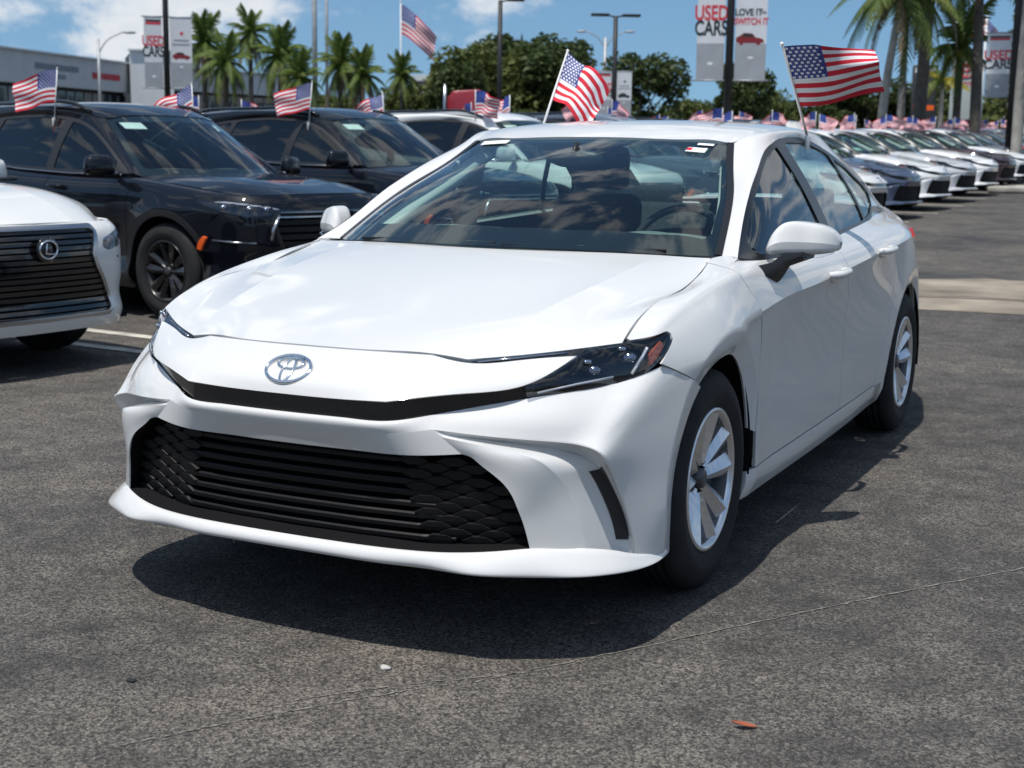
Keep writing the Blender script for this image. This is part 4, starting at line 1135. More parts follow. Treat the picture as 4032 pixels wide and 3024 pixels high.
    both(car, 'window_frame', dlo(.002).clip(lambda V: np.maximum(np.maximum(.020-ins(V), pB(V)), np.maximum(pC(V), np.minimum(.68-V[:, 1], .1)))), M['black_plastic'], .006)
    gm = glass_m or M['privacy_glass']
    both(car, 'front_side_window', dlo(-.004).clip(lambda V: np.interp(V[:, 2], [1.07, 1.52], [1.50, 1.42])-V[:, 1]), gm, 0)
    both(car, 'rear_side_window', dlo(-.004).clip(lambda V: V[:, 1]-np.interp(V[:, 2], [1.07, 1.52], [1.50, 1.42])), M['privacy_glass'], 0)
    if front == 'bars':
        for s in (1, -1):
            t = MB(); t.tube([(s*.832, .56, 1.068), (s*.832, 1.2, 1.070), (s*.822, 1.9, 1.094), (s*.79, 2.6, 1.15)], .007, 6); t.build('window_chrome', M['chrome_dull'], car)
    if rails:
        for s in (1, -1):
            rl = MB(); rl.tube([tuple(p) for p in spline([(s*.600, 1.22, 1.555), (s*.608, 1.36, 1.608), (s*.612, 1.8, 1.640), (s*.595, 2.6, 1.632), (s*.575, 3.0, 1.600), (s*.565, 3.12, 1.568)], 24)], .016, 8); rl.build('roof_bar', M['black_gloss'], car)
    # mirrors, handles
    for s in (1, -1):
        mr = bpy.data.objects.new('door_mirror', None); col.objects.link(mr); mr.parent = car
        my = .72 if sp else .60
        box_round('mirror_shell', (s*1.005, my, 1.14), (.25, .13, .155), P, mr, .045, Matrix.Rotation(s*.35, 3, 'Z'), (.86, .8))
        box_round('mirror_foot', (s*.885, .60, 1.075), (.13, .06, .035), M['black_plastic'], mr, .012)
        mbx = MB(); mbx.tube([(s*.87, .56, 1.078), (s*1.11, .61, 1.082)], .013, 6); mbx.build('mirror_strip', M['chrome_dull'] if front == 'bars' else M['black_plastic'], mr)
        for (y, d) in ((1.30, fd), (2.18, rd)):
            h = MB(); h.tube([(s*.90, y-.10, .965), (s*.935, y-.06, .967), (s*.938, y+.06, .972), (s*.905, y+.10, .974)], .014, 8); h.build('door_handle', P, d[0 if s > 0 else 1])
    for (a, b) in (((-.50, .36, 1.085), (.05, .33, 1.11)), ((.08, .30, 1.088), (.58, .42, 1.105))):
        w = MB(); w.tube([a, b], .007, 6); w.build('wiper', M['black_plastic'], car)
    # cabin
    cb = bpy.data.objects.new('cabin', None); col.objects.link(cb); cb.parent = car
    DS = [[(0, .40, 1.08), (.4, .42, 1.08), (.72, .52, 1.05)], [(0, .75, 1.08), (.4, .77, 1.085), (.76, .80, 1.03)], [(0, .88, .98), (.4, .88, .98), (.76, .90, .95)], [(0, .85, .5), (.4, .85, .5), (.76, .86, .5)]]
    Skin().grids(loft(mir(DS), 24, 20), ref=(0, 0, .4)).build('dashboard', M['dash_grey'], cb)
    for s in (1, -1):
        st = bpy.data.objects.new('seat', None); col.objects.link(st); st.parent = cb; st.location = (s*.38, 1.6, .62)
        box_round('cushion', (0, -.1, 0), (.52, .5, .16), M['cloth_dark'], st, .05)
        box_round('backrest', (0, .24, .34), (.5, .15, .66), M['cloth_dark'], st, .055, Matrix.Rotation(-.3, 3, 'X'), (.8, .8))
        box_round('headrest', (0, .38, .74), (.26, .1, .19), M['cloth_dark'], st, .04)
    box_round('rear_bench', (0, 2.5, .85), (1.3, .2, .75), M['cloth_dark'], cb, .05, Matrix.Rotation(-.3, 3, 'X'))
    box_round('cabin_floor', (0, 1.9, .40), (1.5, 3.0, .04), M['seam'], cb, .005)
    Skin().grids(loft(mir([[(p[0]*.97, p[1]+.03, p[2]-.03) for p in r] for r in RF]), 16, 20), ref=(0, 1.8, 3)).build('headliner', M['headliner'], cb)
    dt = Skin().grids(loft([[(.79, .6, 1.07), (.79, 1.5, 1.08), (.76, 2.5, 1.14), (.68, 3.2, 1.2)], [(.80, .6, .5), (.80, 1.5, .5), (.78, 2.5, .5), (.70, 3.2, .5)]], 16, 3))
    both(cb, 'door_trim', dt, M['cloth_dark'], 0)
    for y in (0, wb):
        for s in (1, -1):
            make_wheel(car, s*.792, y, wheel, R, .232, .1125)
            wh = MB(); nn = 24
            wh.grid([[(s*x, y+.425*math.cos(math.pi*k/nn*1.1-.157), R+.425*math.sin(math.pi*k/nn*1.1-.157)) for k in range(nn+1)] for x in (.50, .875)])
            wh._add([(s*.5, y-.43, .2), (s*.5, y+.43, .2), (s*.5, y+.43, .8), (s*.5, y-.43, .8)], [(0, 1, 2, 3)])
            wh.build('wheel_house', M['seam'], car)
    ub = MB(); ub.box((0, 1.4, .28), (1.1, 4.3, .06)); ub.box((0, 1.35, .28), (1.66, 1.80, .06)); ub.box((0, -.6, .29), (1.45, .40, .03)); ub.box((0, -.42, .6), (1.3, .06, .5)); ub.box((0, .1, .7), (1.0, 1.0, .5)); ub.build('underside', M['seam'], car)
    for o in car.children_recursive:
        if o.type == 'MESH': o.color = (*color, 1)
    return car
M['dash_grey'] = mat('dash_grey', (.10, .105, .10), .7)

def recolor(root, c):
    for o in root.children_recursive:
        if o.type == 'MESH': o.color = (*c, 1)
# ------------------------------------------------------------ ground
def gz(y):
    """the lot rises gently behind the aisle"""
    t = max(0.0, y-3.0)
    return min(1.12, .0232*t*t/(t+1.6))

def asphalt(name, lo, hi, tint_lo, tint_hi, stone=140):
    m = mat(name, (.1, .1, .1), .92, spec=.25)
    nt, N, L, b = nodes(m)
    tc = N('ShaderNodeTexCoord')
    def tex(t, sc_, **kw):
        n = N(t); n.inputs['Scale'].default_value = sc_
        for k, v in kw.items(): n.inputs[k].default_value = v
        L(tc.outputs['Object'], n.inputs['Vector']); return n
    vor = tex('ShaderNodeTexVoronoi', stone, Randomness=1.0)
    vor2 = tex('ShaderNodeTexVoronoi', stone*.55, Randomness=1.0)
    big = tex('ShaderNodeTexNoise', .55, Detail=7.0, Roughness=.68, Distortion=.4)
    mid_ = tex('ShaderNodeTexNoise', 5.5, Detail=6.0, Roughness=.65)
    sp = N('ShaderNodeSeparateColor'); L(vor.outputs['Color'], sp.inputs[0])
    sp2 = N('ShaderNodeSeparateColor'); L(vor2.outputs['Color'], sp2.inputs[0])
    def mth(op, a, b_=None, clamp=False):
        n = N('ShaderNodeMath'); n.operation = op; n.use_clamp = clamp
        for i, v in enumerate((a, b_)):
            if v is None: continue
            if isinstance(v, (int, float)): n.inputs[i].default_value = v
            else: L(v, n.inputs[i])
        return n.outputs[0]
    grain = mth('ADD', mth('MULTIPLY', mth('POWER', sp.outputs[0], 2.2), .75), mth('MULTIPLY', mth('POWER', sp2.outputs[1], 2.0), .35))
    patch = mth('ADD', mth('MULTIPLY', big.outputs['Fac'], .9), mth('MULTIPLY', mid_.outputs['Fac'], .70))
    pr = N('ShaderNodeMapRange'); L(patch, pr.inputs['Value'])
    pr.inputs['From Min'].default_value = .60; pr.inputs['From Max'].default_value = 1.0; pr.inputs['To Min'].default_value = .25; pr.inputs['To Max'].default_value = 1.45
    f = mth('MULTIPLY', grain, pr.outputs[0], clamp=True)
    cr = N('ShaderNodeMix'); cr.data_type = 'RGBA'; L(f, cr.inputs['Factor'])
    cr.inputs['A'].default_value = (*lo, 1); cr.inputs['B'].default_value = (*hi, 1)
    tn = N('ShaderNodeMix'); tn.data_type = 'RGBA'; tn.blend_type = 'MULTIPLY'; tn.inputs['Factor'].default_value = 1.0
    tm = N('ShaderNodeMix'); tm.data_type = 'RGBA'; L(big.outputs['Fac'], tm.inputs['Factor'])
    tm.inputs['A'].default_value = (*tint_lo, 1); tm.inputs['B'].default_value = (*tint_hi, 1)
    L(cr.outputs['Result'], tn.inputs['A']); L(tm.outputs['Result'], tn.inputs['B'])
    L(tn.outputs['Result'], b.inputs['Base Color'])
    bp = N('ShaderNodeBump'); bp.inputs['Strength'].default_value = .55; bp.inputs['Distance'].default_value = .003
    hh = mth('SUBTRACT', 1.0, vor.outputs['Distance'])
    L(hh, bp.inputs['Height']); L(bp.outputs[0], b.inputs['Normal'])
    return m
M['asphalt'] = asphalt('asphalt', (.030, .030, .031), (.235, .222, .202), (.84, .89, .98), (1.15, 1.03, .88), 200)
M['concrete'] = noisy(mat('pale_concrete', (.25, .215, .17), .9, spec=.2), 1.6, .45, bump=.3, bump_scale=60)
M['concrete_dark'] = noisy(mat('gutter_stain', (.16, .135, .105), .9), 3, .4)
M['kerb'] = noisy(mat('kerb_concrete', (.40, .38, .34), .9, spec=.2), 3, .2)
M['line_paint'] = noisy(mat('line_paint', (.50, .47, .40), .8), 7, .35)
M['grass'] = noisy(mat('grass_green', (.07, .10, .03), .9), 2, .4)
ys = [-40, -10, 0, 2, 3, 3.5, 4, 4.5, 5, 6, 7, 8, 9, 10, 12, 14, 17, 20, 25, 30, 35, 40, 45, 50, 52, 54, 60, 80, 140, 400, 2500]
gv, gf = [], []
for y in ys: gv += [(-1800, y, gz(y)), (1800, y, gz(y))]
for i in range(len(ys)-1): gf.append((2*i, 2*i+1, 2*i+3, 2*i+2))
g = mesh_obj('ground', gv, gf, M['asphalt'], kind='structure')

def strip(name, pts, m, lift, kind='structure'):
    """flat sheet on the ground: rows of (x, y) cut finely enough to follow it"""
    V = [(x, y, gz(y)+lift) for x, y in pts]; n = len(V)//2
    return mesh_obj(name, V, [(2*i, 2*i+1, 2*i+3, 2*i+2) for i in range(n-1)], m, kind=kind)
# a broad worn pale concrete gutter crosses the aisle behind the sedan
P_ = []
for i, x in enumerate(np.linspace(-2.6, 14, 90)):
    w = .14*math.sin(x*1.9)+.10*math.sin(x*5.3+1)+.05*math.sin(x*13)
    P_ += [(x, 7.72+.035*x+.02*math.sin(x*3)), (x, 10.3+.05*x+w)]
strip('concrete_gutter', P_, M['concrete'], .004)
P_ = []
for i, x in enumerate(np.linspace(-2.6, 14, 90)): P_ += [(x, 8.60+.04*x+.06*math.sin(x*2.2)), (x, 8.74+.04*x+.10*math.sin(x*1.3+.6)+.04*math.sin(x*7))]
strip('gutter_stain', P_, M['concrete_dark'], .008)
# long faint seams in the asphalt
def seam(pts, w, seed):
    q = random.Random(seed); P = spline([(x, y, 0) for x, y in pts], 90); out = []
    for i, p in enumerate(P):
        t = P[min(i+1, len(P)-1)]-P[max(i-1, 0)]; n = np.array([-t[1], t[0], 0]); n /= np.linalg.norm(n)
        c = p+n*q.uniform(-.004, .004); ww = w*q.uniform(.1, .8)
        out += [tuple((c-n*ww)[:2]), tuple((c+n*ww)[:2])]
    strip('asphalt_seam', out, M['seam_pale'], .0025)
M['seam_pale'] = noisy(mat('asphalt_seam_fill', (.19, .178, .155), .9), 60, .6)
seam([(.60, -1.02), (.866, -.598), (1.235, .002), (1.68, .684), (2.3, 1.6)], .006, 1)
seam([(.10, -1.72), (.30, -1.40), (.52, -1.10)], .005, 2); seam([(.28, -1.33), (.50, -1.08), (.74, -.83), (.80, -.72)], .004, 3)

# ------------------------------------------------------------ the row of parked cars along the aisle, noses towards it
WHITE = (.70, .70, .69)
hero = build_sedan(WHITE, 'white four-door sedan standing alone in the aisle with a flag on each side')
def park(o, y, x, rz, lab=None, c=None):
    o.location = (x, y, gz(y)); o.rotation_euler = (0, 0, math.radians(rz))
    if lab: o['label'] = lab
    if c: recolor(o, c)
    return o
row_x = lambda y: -4.72+(y-5.13)*.049 if y < 15.5 else -3.25
suv_a = park(build_suv((.003, .004, .008), 'black sport utility car with orange side marker beside the white spindle grille car'), 5.13, -4.72, 80)
nx = park(build_suv((.74, .74, .72), 'white sport utility car with a wide black spindle grille and round badge', front='spindle', rails=False), 1.99, -4.665, 86)
suv_b = park(copy_tree(suv_a), 8.20, row_x(8.2)-.05, 81, 'black sport utility car with chrome window trim parked behind the other black one')
suv_c = park(copy_tree(suv_a), 11.3, row_x(11.3), 82, 'white sport utility car whose roof shows behind the sedan and the black cars', (.78, .78, .77))
suv_d = park(copy_tree(suv_a), 14.3, row_x(14.3), 82, 'slate grey sport utility car whose roof shows behind the white roofs', (.09, .11, .15))
sed = [
 (16.9, WHITE, 'white sedan hidden behind the windows of the lone white sedan'),
 (19.5, (.06, .08, .13), 'dark blue grey sedan whose front wing shows past the rear of the lone white sedan'),
 (22.3, (.70, .71, .71), 'pearl silver sedan with trapezoid grille, next to the dark blue grey one'),
 (25.3, (.52, .53, .55), 'silver grey sedan between the pearl silver and the white one'),
 (28.3, (.80, .80, .80), 'white sedan nearest the concrete lamp base among the parked sedans'),
 (31.3, (.04, .025, .03), 'dark maroon sedan beside the concrete lamp base'),
 (34.3, (.72, .73, .74), 'light silver sedan just behind the lamp base'),
 (37.2, (.10, .10, .12), 'charcoal sedan two places beyond the lamp base'),
 (40.2, (.38, .02, .03), 'red sedan far along the row, beyond the charcoal one'),
 (43.2, WHITE, 'white sedan far along the row, beyond the red one'),
 (46.2, (.12, .13, .16), 'grey sedan at the far end of the row'),
]
for y, c, lab in sed: park(copy_tree(hero), y, row_x(y)-.0, 83, lab, c)['group'] = 'sedans parked in a row along the aisle'
# the row behind, back to back with it
back = [(7.0, (.03, .03, .035), 'suv'), (10.2, (.5, .5, .5), 'sed'), (13.4, (.45, .40, .33), 'suv'), (16.6, (.3, .03, .03), 'sed'), (19.8, (.08, .10, .16), 'suv'), (23.0, WHITE, 'sed'), (26.2, (.03, .03, .04), 'suv'), (29.4, WHITE, 'sed'), (32.6, (.4, .4, .42), 'suv'), (35.8, WHITE, 'suv')]
names = {'suv': suv_a, 'sed': hero}
cols_ = {0: 'black', 1: 'grey', 2: 'beige', 3: 'red', 4: 'navy blue', 5: 'white', 6: 'black', 7: 'white', 8: 'grey', 9: 'white'}
for i, (y, c, k) in enumerate(back):
    o = park(copy_tree(names[k]), y, row_x(y)-8.6, -97, '%s %s in the second row, tail to tail with the aisle row' % (cols_[i], 'sport utility car' if k == 'suv' else 'sedan'), c)
    o['group'] = 'cars of the second row'

# painted stall lines between the cars
for y in [3.45, 6.6, 9.75, 12.8, 15.8, 18.6, 21.1, 23.8, 26.8, 29.8]:
    x1 = row_x(y)+1.05
    strip('stall_line', [(x1-5.2, y+.60-.055), (x1-5.2, y+.60+.055), (x1-2.6, y+.30-.055), (x1-2.6, y+.30+.055), (x1, y-.055), (x1, y+.055)], M['line_paint'], .004)
strip('stall_line', [(-6.2, 3.10), (-6.2, 3.21), (-2.9, 2.80), (-2.9, 2.91)], M['line_paint'], .006)

# kerbed island with the lamp base at the end of the row
isl = MB(); zi = gz(31)
isl.box((-1.75, 31.0, zi+.05), (1.7, 3.0, .14)); tag(isl.build('kerb_island', M['kerb'], bevel=.03), kind='structure')
lb = MB(); lb.lathe([(.0, .0), (.36, .0), (.37, .05), (.36, .72), (.33, .77), (0, .77)], 20, 'z')
o = lb.build('concrete_plinth', M['kerb'], loc=(-1.62, 31.2, zi+.11)); tag(o, 'round pale concrete lamp base on the kerbed island', 'lamp base')

# small litter on the near asphalt
def litter(name, label, cat, x, y, r, m, flat=.5):
    mb = MB(); bm = bmesh.new(); bmesh.ops.create_icosphere(bm, subdivisions=2, radius=1)
    q = random.Random(int(x*1000)); V = []
    for v in bm.verts:
        k = r*(1+.25*q.uniform(-1, 1)); V.append((v.co.x*k*1.3, v.co.y*k, v.co.z*k*flat))
    mb._add(V, [tuple(v.index for v in f.verts) for f in bm.faces], True); bm.free()
    tag(mb.build(name, m, loc=(x, y, r*flat*.7)), label, cat)
M['pebble'] = mat('pebble', (.5, .48, .45), .8); M['dark_stone'] = mat('dark_stone', (.02, .02, .02), .9)
litter('pebble', 'small pale pebble lying on the asphalt before the bumper', 'pebble', .36, -1.05, .012, M['pebble'])
litter('pebble', 'small dark stone lying on the asphalt', 'pebble', -.14, -1.42, .010, M['dark_stone'])
lf = MB(); V = []
for i, t in enumerate(np.linspace(0, 1, 9)):
    w = .011*math.sin(math.pi*min(1, t*1.02+.01)); V += [(-w, t*.06, .004+.010*t), (0, t*.06, .001+.012*t*t), (w, t*.06, .006+.008*t)]
lf._add(V, [(3*i+j, 3*i+j+1, 3*i+j+4, 3*i+j+3) for i in range(8) for j in range(2)], True)
M['dry_leaf'] = mat('dry_leaf', (.30, .08, .035), .7)
o = lf.build('fallen_leaf', M['dry_leaf'], loc=(1.30, -.965, .003)); o.rotation_euler = (0, 0, 1.9); tag(o, 'small reddish brown leaf fallen on the asphalt', 'leaf')

# ------------------------------------------------------------ flags
def flag_grid(w, h, amp, waves, droop, phase, nu=24, nv=13, curl=0.0, furl=0.0):
    """cloth in its own frame: hoist along z (0 at the top), fly along x, ripples along y"""
    G = []
    for j in range(nv+1):
        v = j/nv; row = []
        for i in range(nu+1):
            u = i/nu
            y = amp*u**.7*math.sin(2*math.pi*waves*u+phase+1.2*v) + .4*amp*u*math.sin(5*u+9*v+phase)
            x = u*w*(1-furl*v*u) - abs(y)*.25
            z = -v*h - droop*w*u*u*(1-.3*v) + .25*amp*math.sin(7*u+phase)
            if curl and v < .45: 
                k = (0.45-v)/.45*curl*max(0, u-.35)/.65
                z -= k*h*.9; y += k*h*.55
            row.append(Vector((x, y, z)))
        G.append(row)
    return G
def flag_mesh(name, G):
    nv, nu = len(G)-1, len(G[0])-1
    mb = MB()
    for j in range(nv):
        for i in range(nu):
            if i/nu < .40 and j < 7: mi = 2
            else: mi = 0 if j % 2 == 0 else 1
            mb.mi = mi
            mb._add([G[j][i], G[j+1][i], G[j+1][i+1], G[j][i+1]], [(0, 1, 2, 3)], True)
    mats = [M['flag_red'], M['flag_white'], M['flag_blue']]
    bmv = bmesh.new()
    me = bpy.data.meshes.new(name); me.from_pydata(mb.V, [], mb.F)
    me.polygons.foreach_set('material_index', mb.M)
    for m in mats: me.materials.append(m)
    bmv.from_mesh(me); bmesh.ops.remove_doubles(bmv, verts=bmv.verts, dist=1e-5)
    for f in bmv.faces: f.smooth = True
    bmv.to_mesh(me); bmv.free()
    return me
def star_mesh(name, G, w, h):
    nv, nu = len(G)-1, len(G[0])-1
    def P(u, v):
        a, b = min(u*nu, nu-1e-4), min(v*nv, nv-1e-4); i, j = int(a), int(b); s, t = a-i, b-j
        p = (G[j][i]*(1-s)+G[j][i+1]*s)*(1-t)+(G[j+1][i]*(1-s)+G[j+1][i+1]*s)*t
        n = (G[j][i+1]-G[j][i]).cross(G[j+1][i]-G[j][i]).normalized()
        return p, n
    mb = MB(); r = h*.030
    for rw in range(9):
        for k in range(6 if rw % 2 == 0 else 5):
            u0 = .40*((k+.5)/6 if rw % 2 == 0 else (k+1)/6); v0 = 7/13*(rw+.65)/9.2
            for sd in (1, -1):
                pts = []
                for q in range(10):
                    a = math.pi/2+q*math.pi/5; rr = r if q % 2 == 0 else r*.42
                    p, n = P(u0+rr*math.cos(a)/w, v0-rr*math.sin(a)/h); pts.append(p+n*.0016*sd)
                mb._add(pts, [tuple(range(10)) if sd > 0 else tuple(range(9, -1, -1))])
    me = bpy.data.meshes.new(name); me.from_pydata(mb.V, [], mb.F); me.materials.append(M['flag_white']); return me
M['flag_cloth_white'] = M['flag_white']
def car_flag(label, base, tip, fly, w=.40, h=.27, amp=.03, waves=1.0, droop=.12, phase=0., curl=0., furl=0., stars=True, group=None, name='car_flag', pole_r=.006, clip=True, top=0.01):
    base, tip = Vector(base), Vector(tip); ax = (tip-base); ln = ax.length; ax.normalize()
    t = thing(name, label, 'flag', base, 0, group)
    f = Vector(fly).normalized(); f = (f-ax*f.dot(ax)*.45).normalized(); s = ax.cross(f)
    G = flag_grid(w, h, amp, waves, droop, phase, curl=curl, furl=furl)
    for row in G:
        for i, p in enumerate(row):
            row[i] = ax*(ln-top+p.z) + f*p.x + s*p.y
    me = flag_mesh('cloth', G)
    o = bpy.data.objects.new('cloth', me); col.objects.link(o); o.parent = t
    if stars:
        so = bpy.data.objects.new('stars', star_mesh('stars', G, w, h)); col.objects.link(so); so.parent = o
    mb = MB(); mb.tube([(0, 0, 0), tuple(ax*ln)], [pole_r, pole_r*.8], 8)
    mb.ico(tuple(ax*(ln+pole_r)), pole_r*1.5, 1); mb.build('pole', M['pole_white'], t)
    if clip:
        c = MB(); c.box((0, 0, -.03), (.012, .045, .075)); c.build('clip', M['pole_white'], t, bevel=.004)
    return t
IR = Vector((.894, .448, 0))
car_flag('large stars and stripes flag streaming from the left rear window of the lone sedan', (.640, 1.70, 1.372), (.625, 1.335, 1.705), IR+Vector((0, 0, .10)), .335, .315, .022, .55, .05, 2.6, curl=.62)
car_flag('half folded stars and stripes flag on the far side of the lone sedan roof', (-.615, 1.83, 1.375), (-.645, 2.175, 1.765), Vector((.75, -.15, -.55)), .27, .30, .06, 1.1, .25, .6, furl=.2)
def on_car(o, lx, ly, lz): 
    r = o.rotation_euler.z; c, s = math.cos(r), math.sin(r); l = o.location
    return Vector((l.x+c*lx-s*ly, l.y+s*lx+c*ly, l.z+lz*o.scale.z))
bpy.context.view_layer.update()
def flags_for(o, near, far, k, lab, L_=.40):
    a = on_car(o, *near); b = on_car(o, *far)
    car_flag('stars and stripes flag on the near window of the ' + lab, a, a+Vector((.03, .02, L_)), -IR+Vector((0, 0, -.25)), .38, .26, .03, .8, .22, k, furl=.15)
    car_flag('stars and stripes flag on the far window of the ' + lab, b, b+Vector((-.06, .05, L_-.06)), -IR+Vector((0, -.2, -.5)), .36, .25, .045, 1.0, .3, k+2, furl=.25)
flags_for(suv_a, (-.66, 1.62, 1.50), (.66, 1.45, 1.50), .3, 'black car with orange marker')
flags_for(suv_b, (-.66, 1.30, 1.48), (.66, 1.45, 1.50), 1.7, 'second black sport utility car')
# simple far flags: three cloths shared
far_me = []
for k in range(4):
    G = flag_grid(.38, .26, .05, 1.0+.2*k, .25+.1*k, k*1.7, nu=10, nv=13, furl=.2)
    far_me.append(flag_mesh('far_cloth', G))
pm = MB(); pm.tube([(0, 0, -.34), (0, 0, .02)], .006, 6); pole_o = None
def far_flag(p, rz, k, lab, grp, sc_=1.0):
    global pole_o
    t = thing('car_flag', lab, 'flag', p, rz, grp); t.scale = (sc_, sc_, sc_)
    o = bpy.data.objects.new('cloth', far_me[k % 4]); col.objects.link(o); o.parent = t
    if pole_o is None: pole_o = pm.build('pole', M['pole_white'], t)
    else:
        q = pole_o.copy(); col.objects.link(q); q.parent = t
    return t
SHORT = {'white sedan hidden': 'hidden white sedan', 'dark blue': 'dark blue grey sedan', 'pearl': 'pearl silver sedan', 'silver grey': 'silver grey sedan', 'white sedan nearest': 'white sedan by the lamp base', 'dark maroon': 'dark maroon sedan', 'light silver': 'light silver sedan', 'charcoal': 'charcoal sedan', 'red sedan far': 'red sedan in the aisle row', 'white sedan far': 'last white sedan in the aisle row', 'grey sedan at': 'grey sedan ending the aisle row', 'white sport utility car whose': 'white car behind the black ones', 'slate': 'slate grey sport utility car'}
def short(o):
    for k, v in SHORT.items():
        if o['label'].startswith(k): return v
    return o['label'].split(' in the second')[0].replace('sport utility car', 'utility car')+' in the second row'
cars_row = [o for o in col.objects if o.name.startswith(('sedan', 'sport_utility')) and o is not hero and o not in (suv_a, suv_b, nx)]
k = 0
for o in cars_row:
    suvq = o.name.startswith('sport')
    for sx in (-1, 1):
        p = on_car(o, sx*(.64 if suvq else .60), 1.5+.2*sx, 1.86 if suvq else 1.72)
        lab = 'small flag on the %s window of the %s' % ('near' if (sx < 0) == (o.location.x > -7) else 'far', short(o))
        far_flag(p, rnd.uniform(2.6, 4.2) if k % 3 else rnd.uniform(-.6, .6), k, lab, 'car flags of the aisle row' if o.location.x > -7 else 'car flags of the second row'); k += 1
for i in range(70):
    y = 38+i*.62+rnd.uniform(0, .4); x = -16.0-rnd.uniform(0, 22)+(i % 3)*6.5
    far_flag((x, y, gz(y)+1.75+rnd.uniform(-.1, .2)), rnd.uniform(0, 6.28), i, 'tiny flag among the many on far parked cars before the trees', 'car flags on the far rows', 1.15)
# ------------------------------------------------------------ far parked cars under the flags
far_cols = [WHITE, (.03, .03, .035), (.35, .36, .38), WHITE, (.30, .02, .02), (.06, .08, .13), (.6, .6, .6)]
fc_names = ['white', 'black', 'grey', 'white', 'red', 'navy blue', 'silver']
for i in range(26):
    y = 40+i*1.75; x = -15-(i % 4)*6.2+((i*7) % 5)*.5
    o = copy_tree(suv_a if i % 2 else hero); park(o, y, x, 83 if i % 3 else -97, '%s %s among the far parked cars before the trees' % (fc_names[i % 7], 'sport utility car' if i % 2 else 'sedan'), far_cols[i % 7])
    o['group'] = 'far parked cars'

# ------------------------------------------------------------ lamp posts and banners
M['pole_dark'] = noisy(mat('dark_bronze_pole', (.018, .017, .016), .5, metal=.2), 5, .2)
M['pole_grey'] = noisy(mat('galvanised_pole', (.36, .37, .38), .5, metal=.4), 5, .12)
M['banner_white'] = noisy(mat('banner_white', (.66, .67, .69), .65), 3, .06)
M['banner_grey'] = noisy(mat('banner_grey', (.33, .345, .37), .65), 3, .08)
M['print_red'] = mat('print_red', (.60, .03, .05), .6); M['print_black'] = mat('print_black', (.015, .02, .025), .6); M['print_blue'] = mat('print_navy', (.05, .05, .10), .6)
M['print_pale'] = mat('print_pale', (.75, .75, .76), .6)
def plate(name, x0, x1, z0, z1, y, m, parent):
    return mesh_obj(name, [(x0, y, z0), (x1, y, z0), (x1, y, z1), (x0, y, z1)], [(0, 1, 2, 3)], m, parent)
CARP = [(0, .10), (.02, .20), (.16, .25), (.30, .27), (.42, .41), (.72, .43), (.90, .30), (1.0, .26), (1.0, .10), (.88, .08), (.86, 0), (.76, 0), (.74, .07), (.28, .07), (.26, 0), (.14, 0), (.12, .08)]
def car_print(parent, x0, w, z0, m, y, flip=False):
    mesh_obj('printed_car', [(x0+(1-a if flip else a)*w, y, z0+b*w) for a, b in CARP], [tuple(range(len(CARP)))], m, parent)
    g_ = [(.33, .28), (.44, .39), (.70, .405), (.82, .30)]
    mesh_obj('printed_window', [(x0+(1-a if flip else a)*w, y-.001, z0+b*w) for a, b in g_], [(0, 1, 2, 3)], M['print_black'], parent)
def bars(parent, x0, x1, z, hgt, m, y, n, seed):
    """a line of print too small to read"""
    q = random.Random(seed); x = x0; V, F = [], []
    while x < x1:
        w = q.uniform(.35, .9)*(x1-x0)/n
        k = len(V); V += [(x, y, z), (min(x+w, x1), y, z), (min(x+w, x1), y, z+hgt*q.uniform(.8, 1)), (x, y, z+hgt)]; F.append((k, k+1, k+2, k+3)); x += w*1.25
    mesh_obj('small_print', V, F, m, parent)
